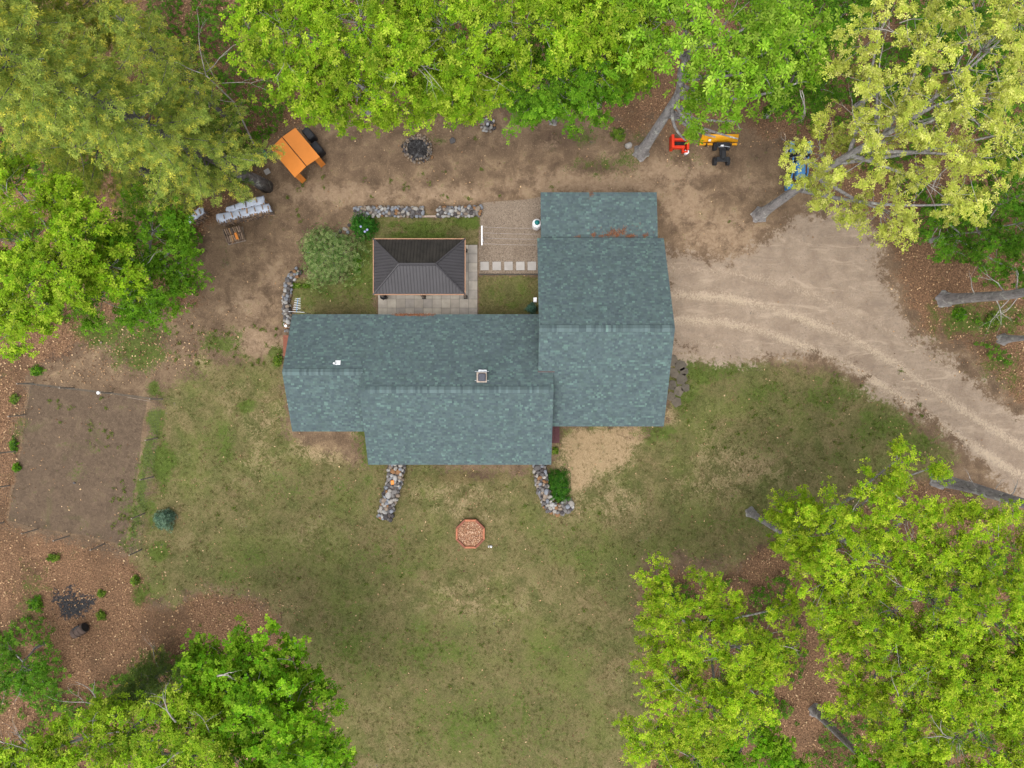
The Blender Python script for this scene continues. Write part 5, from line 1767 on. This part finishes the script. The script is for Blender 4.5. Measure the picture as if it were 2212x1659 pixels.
# leafless sapling
b = P(566, 352)
bs = thing('bare_sapling', (b.x, b.y, 0), 'leafless grey sapling arching over the shrubs left of the orange shelter', 'tree')
m2 = MB()
m2.tube([b, P(545, 305, 3), P(505, 220, 6.5), P(445, 163, 9)], [.07, .06, .045, .035], 7)
m2.build('trunk', 'dead', bs, True)
for (u, v, z, u2, v2, z2, r) in [(445, 163, 9, 430, 20, 11, .035), (447, 155, 9.1, 500, 60, 11, .03), (440, 160, 9, 340, 150, 9.5, .03), (480, 180, 7.5, 590, 165, 8, .025), (505, 220, 6.5, 420, 200, 7, .02), (470, 175, 8, 420, 120, 9, .02)]:
    m2 = MB()
    a, e = P(u, v, z), P(u2, v2, z2)
    dead_branch(m2, a, e - a, (e - a).length, r, 2)
    m2.build('dead_branch', 'dead', bs, True)

# ------------------------------------------------------------------ shrubs and plants
def shrub(name, label, u, v, rx, ry, h, cols, L=.1, n=500, k=5, wid=(.35, .5), group=None, flowers=None, stems=True, seed=1, cat='shrub', zmin=.05, tilt=(-.35, .5)):
    rng = np.random.default_rng(seed)
    p = P(u, v, h * .5)
    t = thing(name, (p.x, p.y, 0), label, cat, group)
    d = unit(rng.normal(size=(n, 3)) + np.array([0, 0, .5]))
    d[:, 2] = np.abs(d[:, 2])
    lump = 1 + .18 * np.sin(d[:, 0] * 5 + seed) + .15 * np.sin(d[:, 1] * 6 + seed * 2) + .1 * np.sin(d[:, 2] * 9)
    rr = rng.uniform(.45, 1.05, n) ** .6 * lump
    pos = np.array([p.x, p.y, zmin]) + d * rr[:, None] * np.array([rx, ry, h - zmin]) + rng.normal(size=(n, 3)) * np.array([rx, ry, h * .4]) * .13
    pos[:, 2] = np.maximum(pos[:, 2], .03)
    c = np.array(cols)
    cc = c[rng.choice(len(c), n)] * rng.uniform(.8, 1.2, (n, 1))
    lv = Leaves()
    lv.add(*rosettes(pos, d * .8 + np.array([0, 0, .6]) + rng.normal(size=d.shape) * .3, k, L, wid, cc, tilt, rng))
    lv.build('foliage', 'leaf', t)
    if stems:
        m = MB()
        for i in range(6):
            a = i * 1.047
            m.tube([(p.x, p.y, -.02), (p.x + rx * .35 * math.cos(a), p.y + ry * .35 * math.sin(a), h * .45), (p.x + rx * .7 * math.cos(a), p.y + ry * .7 * math.sin(a), h * .75)], [.03, .02, .008], 5)
        m.build('stem', 'bark', t)
    if flowers:
        for (fu, fv) in flowers:
            q = P(fu, fv, h)
            MB().lathe((q.x, q.y, h - .12), [(.02, 0), (.08, .05), (.07, .12), (.01, .15)], 8).build('flower', simple('pale_blue_flower', S(178, 184, 226, .65), .15, 6), t)
    return t


GG = [S(132, 164, 92, .66), S(110, 148, 76, .66), S(162, 186, 116, .66), S(184, 196, 134, .66), S(90, 130, 58, .66)]
shrub('willow_bush', 'big grey green bush with silvery leaves left of the gazebo', 708, 548, 1.95, 1.9, 2.2, GG, .13, 2600, 6, (.16, .26), seed=3)
shrub('leafy_bush', 'deep green bush with a few pale blue flowers at the gazebo corner', 783, 488, .78, .8, 1.2, [S(58, 120, 36, .6), S(48, 104, 32, .6), S(84, 142, 48, .6)], .12, 600, 5, (.3, .5), flowers=[(779, 489), (793, 496), (788, 500)], seed=4)
shrub('leafy_bush', 'glossy green bush inside the hooked stone wall in front', 1207, 1053, .72, 1.2, .7, [S(70, 130, 36, .6), S(54, 108, 30, .6), S(96, 150, 50, .6)], .15, 620, 6, (.16, .3), flowers=None, seed=5)
BS = [S(108, 138, 118, .9), S(92, 122, 106, .9), S(132, 160, 140, .9)]
shrub('blue_spruce', 'small blue green spruce on the lawn by the garden fence', 354, 1123, .62, .62, 1.1, BS, .12, 620, 9, (.12, .2), seed=6, tilt=(-.1, 1.0), cat='spruce')
shrub('blue_spruce', 'tiny blue green spruce in the lawn patch beside the garage wall', 1149, 666, .3, .3, .6, [S(104, 146, 128, .9), S(90, 128, 112, .9)], .13, 130, 9, (.12, .2), seed=7, tilt=(-.1, 1.0), cat='spruce')
UC = STY['under']['c']
LC = [S(122, 156, 50, .52), S(98, 134, 40, .52), S(146, 174, 66, .52)]
singles = [(1337, 290, .5, .5, .7, 'leafy green shrub above the white boulder', LC), (600, 778, .3, .42, .5, 'green tuft shrub at the left end of the house roof', LC),
           (291, 1255, .35, .32, .5, 'rounded lime green shrub below the garden fence corner', LC), (218, 1282, .28, .25, .35, 'small green plant right of the burnt patch', LC),
           (217, 1330, .3, .35, .4, 'small green plant right of the tipped barrel', LC), (115, 1205, .4, .35, .45, 'bright green plant below the garden plot', LC),
           (75, 1305, .55, .6, .5, 'spreading green plant left of the burnt patch', UC), (28, 960, .3, .5, .4, 'green plant left of the garden fence, middle', UC),
           (35, 1010, .3, .3, .4, 'green plant beside the garden fence, lower left', UC), (30, 862, .35, .35, .4, 'green plant left of the garden corner', LC),
           (78, 800, .5, .35, .4, 'green plant in the litter above the garden plot', UC), (30, 760, .45, .4, .6, 'green shrub at the left edge under the oak', LC),
           (640, 617, .3, .15, .3, 'low green plant below the grey green bush, left', LC), (662, 617, .3, .15, .3, 'low green plant below the grey green bush, right', LC),
           (2150, 690, .7, .6, .7, 'yellow green shrub below the thick trunk at the right edge', LC), (2075, 680, .6, .5, .5, 'green shrub left under the thick trunk at the right edge', UC),
           (770, 560, .3, .9, .35, 'dark green plants along the left gazebo edge', UC), (1192, 940, .16, .2, .3, 'green tuft beside the plum front step', LC),
           (1200, 975, .2, .25, .3, 'green plant at the right end of the front eave', LC)]
for i, (u, v, rx, ry, h, lb, cc) in enumerate(singles):
    rx, ry, h = rx * .85, ry * .85, h * .8
    shrub('shrub', lb, u, v, rx, ry, h, cc, .13, int(40 + 420 * rx * ry), 5, (.35, .55), seed=100 + i)

# ------------------------------------------------------------------ undergrowth, fallen leaves, grass (nobody could count them)
UZ = [([(330, 0), (620, 0), (640, 240), (560, 330), (470, 330), (330, 160)], 1.5), ([(-60, 240), (330, 260), (470, 420), (440, 520), (-60, 520)], .8), ([(-60, 480), (440, 500), (430, 660), (160, 700), (-60, 740)], .7),
      ([(560, -60), (1420, -60), (1420, 200), (1200, 230), (700, 225)], .9), ([(1560, -60), (2300, -60), (2300, 420), (1960, 440), (1800, 330), (1690, 240), (1600, 230)], 1.0),
      ([(1960, 400), (2300, 400), (2300, 640), (2060, 610)], 1.0), ([(2060, 650), (2300, 660), (2300, 720), (2120, 720)], .7), ([(-60, 1330), (110, 1330), (170, 1480), (330, 1430), (420, 1400), (600, 1420), (700, 1660), (-60, 1720)], .8),
      ([(1700, 1560), (2300, 1500), (2300, 1720), (1600, 1720)], .9), ([(1850, 1250), (2300, 1150), (2300, 1500), (1900, 1420)], .9), ([(1400, 1260), (1690, 1240), (1740, 1400), (1700, 1560), (1420, 1700)], .7), ([(700, 1540), (760, 1660), (720, 1720), (640, 1600)], .9), ([(2080, 740), (2300, 760), (2300, 830), (2150, 790)], .35)]
ug = Leaves()
rng = np.random.default_rng(77)
for poly, den in UZ:
    pm_ = pl(poly)
    xs, ys = [p[0] for p in pm_], [p[1] for p in pm_]
    area = (max(xs) - min(xs)) * (max(ys) - min(ys))
    n = int(area * 27)
    X = rng.uniform(min(xs), max(xs), n)
    Y = rng.uniform(min(ys), max(ys), n)
    f = vnoise(X, Y, .55, 21) * .6 + vnoise(X, Y, 1.4, 22) * .4
    ok = (poly_sd(X, Y, pm_) > 0) & (f > .62 - .2 * den) & (rng.random(n) < .95)
    X, Y, f = X[ok], Y[ok], f[ok]
    Z = .08 + np.clip((f - .4), 0, 1) * 3.2 * rng.random(len(X)) ** .5
    pos = np.stack([X, Y, Z], -1)
    nn = unit(np.array([[0, 0, 1.0]]) + rng.normal(size=pos.shape) * .35)
    cc = leafcols(STY['under'], len(X), rng) * rng.uniform(.7, 1.1, (len(X), 1))
    ug.add(*rosettes(pos, nn, 5, .17, (.4, .6), cc, rng=rng))
tag(ug.build('undergrowth', 'leaf'), 'low green undergrowth of ferns and seedlings on the forest floor', 'undergrowth', kind='stuff')

n = 230000
X, Y = rng.uniform(-38, 38, n), rng.uniform(-30, 30, n)
mk = masks(X, Y)
cl_ = vnoise(X, Y, .9, 31) * .6 + vnoise(X, Y, .25, 32) * .4
pr = .62 * mk['litter'] * (cl_ + .1) + .015 + .012 * mk['lawn'] * (cl_ > .62) + .05 * mk['garden'] * cl_
LEAFB = [(300, 745, 110, 55, .75), (170, 790, 120, 36, .6), (180, 1190, 160, 40, .5), (480, 1310, 130, 30, .8), (60, 1000, 34, 200, .7), (2010, 800, 140, 120, .16), (2120, 690, 90, 60, .4), (1000, 1080, 110, 30, .10), (150, 1290, 140, 90, .5), (1480, 330, 60, 40, .12), (430, 700, 90, 60, .15), (1380, 240, 60, 60, .4), (960, 280, 120, 20, .12), (250, 1180, 60, 40, .4)]
pr = np.maximum(pr, blobs(X, Y, LEAFB, 1) * (cl_ + .25) * .8)
pr *= (1 - .9 * mk['garden'])
pr = pr + .012 * mk['garden']
pr *= (1 - mk['drive'] * .85) * (1 - .9 * mk['gravel'])
inh = ((X > -14) & (X < 2.2) & (Y > -5) & (Y < 4.3)) | ((X > 1.6) & (X < 9.5) & (Y > -2.6) & (Y < 12.2)) | ((X > -9) & (X < -2.4) & (Y > 4) & (Y < 9.4))
ok = (rng.random(n) < pr) & ~inh
X, Y = X[ok], Y[ok]
n = len(X)
pos = np.stack([X, Y, rng.uniform(.005, .03, n)], -1)
nn = unit(np.array([[0, 0, 1.0]]) + rng.normal(size=pos.shape) * .35)
LCOL = np.array([S(190, 152, 113, .66), S(158, 121, 88, .66), S(126, 96, 70, .66), S(216, 178, 136, .66), S(108, 80, 62, .66), S(232, 198, 154, .66)])
cc = LCOL[rng.choice(6, n, p=[.24, .24, .18, .14, .12, .08])]
fl_ = Leaves()
fl_.add(*rosettes(pos, nn, 1, .15, (.4, .65), cc, (-.25, .3), rng))
tag(fl_.build('fallen_leaves', 'litter'), 'dry tan and brown leaves scattered over the ground', 'fallen leaves', kind='stuff')

mc = np.array([S(204, 160, 130, .7), S(176, 128, 100, .7), S(226, 190, 160, .7), S(140, 100, 78, .7)])[rng.choice(4, len(MULCH[0]))]
ml = Leaves()
ml.add(*rosettes(MULCH[0], unit(np.array([[0, 0, 1.0]]) + rng.normal(size=MULCH[0].shape) * .3), 1, .12, (.35, .6), mc, (-.2, .3), rng))
tag(ml.build('mulch_chips', 'litter', MULCH[1]), kind='stuff')

# grass tufts on the lawn and earth
n = 90000
X, Y = rng.uniform(-37, 37, n), rng.uniform(-28, 28, n)
mk = masks(X, Y)
cl_ = vnoise(X, Y, .8, 41) * .55 + vnoise(X, Y, 2.2, 42) * .45
pr = np.clip(.42 * mk['lawn'] * (cl_ > .35) + .75 * mk['green'] * (cl_ > .4) + .02 * (1 - mk['litter']), 0, 1) * (1 - mk['drive'] * .97) * (1 - mk['garden'] * .8) * (1 - mk['gravel'])
inh = ((X > -14) & (X < 2.2) & (Y > -5) & (Y < 4.3)) | ((X > 1.6) & (X < 9.5) & (Y > -2.6) & (Y < 12.2)) | ((X > -9) & (X < -2.4) & (Y > 4) & (Y < 9.4))
ok = (rng.random(n) < pr) & ~inh
X, Y, g, s_ = X[ok], Y[ok], mk['green'][ok], mk['straw'][ok]
n = len(X)
pos = np.stack([X, Y, np.full(n, -.01)], -1)
nn = unit(np.array([[0, 0, 1.0]]) + rng.normal(size=pos.shape) * .15)
GC = np.array([S(100, 116, 50, .7), S(86, 104, 42, .7), S(120, 128, 64, .7)])
BC = np.array([S(138, 124, 82, .6), S(120, 110, 68, .6), S(108, 102, 60, .6)])
isg = rng.random(n) < np.clip(.25 + g * .8 - s_ * .5, 0.03, 1)
cc = np.where(isg[:, None], GC[rng.choice(3, n)], BC[rng.choice(3, n)])
gt = Leaves()
gt.add(*rosettes(pos, nn, 4, .13, (.12, .22), cc, (.25, 1.1), rng))
tag(gt.build('lawn_grass', 'leaf'), 'short green and straw coloured grass tufts over the lawn', 'grass', kind='stuff')

# weed clumps dotted on bare earth
WD = [(1575, 480), (660, 388), (645, 412), (876, 560 - 150), (883, 404), (914, 376), (960, 372), (1026, 300), (1040, 365), (645, 466), (648, 480), (640, 452), (700, 405), (1240, 440), (1000, 620)]
wd = Leaves()
random.seed(5)
for (u, v) in WD + [(random.uniform(380, 620), random.uniform(700, 790)) for _ in range(40)] + [(random.uniform(600, 1200), random.uniform(380, 430)) for _ in range(14)] + [(random.uniform(240, 300), random.uniform(1020, 1150)) for _ in range(22)] + [(random.uniform(1480, 2000), random.uniform(800, 1000)) for _ in range(60)] + [(random.uniform(420, 1380), random.uniform(1020, 1640)) for _ in range(70)] + [(random.uniform(90, 260), random.uniform(860, 1020)) for _ in range(18)]:
    p = P(u, v)
    k = rng.integers(3, 11)
    s = rng.uniform(.04, .11)
    pos = np.array([p.x, p.y, .01]) + rng.normal(size=(k, 3)) * np.array([s, s, .01])
    wd.add(*rosettes(pos, np.tile([[0, 0, 1.0]], (k, 1)), 5, .1, (.25, .4), GC[rng.choice(3, k)] * 1.15, (.1, .9), rng))
tag(wd.build('weeds', 'leaf'), 'small dark green weed tufts dotted over bare earth and lawn', 'weeds', kind='stuff')

# rust coloured pine needles lying on the roofs
nd = Leaves()


def needles(u, v, su, sv, n, zf):
    n = max(8, int(n * .4))
    uu, vv = rng.normal(u, su, n), rng.normal(v, sv, n)
    pts = []
    for a, b in zip(uu, vv):
        z = 3.0
        for _ in range(4):
            p = P(a, b, z)
            z = zf(p.x, p.y) + .03
        p = P(a, b, z)
        pts.append((p.x, p.y, z))
    pos = np.array(pts)
    n_ = n
    cc = np.array([S(150, 96, 66, .6), S(128, 84, 60, .6), S(170, 114, 78, .6)])[rng.choice(3, n)]
    nd.add(*rosettes(pos, np.tile([[0, .05, 1.0]], (n, 1)), 3, .1, (.15, .3), cc, (-.05, .2), rng))


lean = lambda x, y: z_lo + (12.25 - y) * (z_hi - z_lo) / 3.25 if y > 9.2 else ZR_G - SLG * abs(y - YR_G)
for (u, v, su, sv, n) in [(1282, 507, 3, 2.5, 60), (1312, 509, 3, 2, 50), (1325, 502, 6, 4, 150), (1333, 508, 4, 2, 70), (1343, 502, 4, 2.5, 70), (1361, 510, 7, 1.6, 110), (1394, 508, 3, 2.2, 60), (1300, 510, 4, 1, 30), (1276, 420, 2.5, 3, 45), (1350, 495, 2, 3, 30), (1250, 511, 3, 1, 14), (1340, 500, 40, 8, 60)]:
    needles(u, v, su, sv, n, lean)
north = lambda x, y: ZR_M - SLM * (y - YR_M)
for k in range(9):
    needles(858 + k * 9.5, 680.2, 4, .9, 60 if k < 6 else 30, north)
tag(nd.build('needle_litter', 'litter'), 'rust brown pine needle clumps lying on the roof edges', 'needles', kind='stuff')
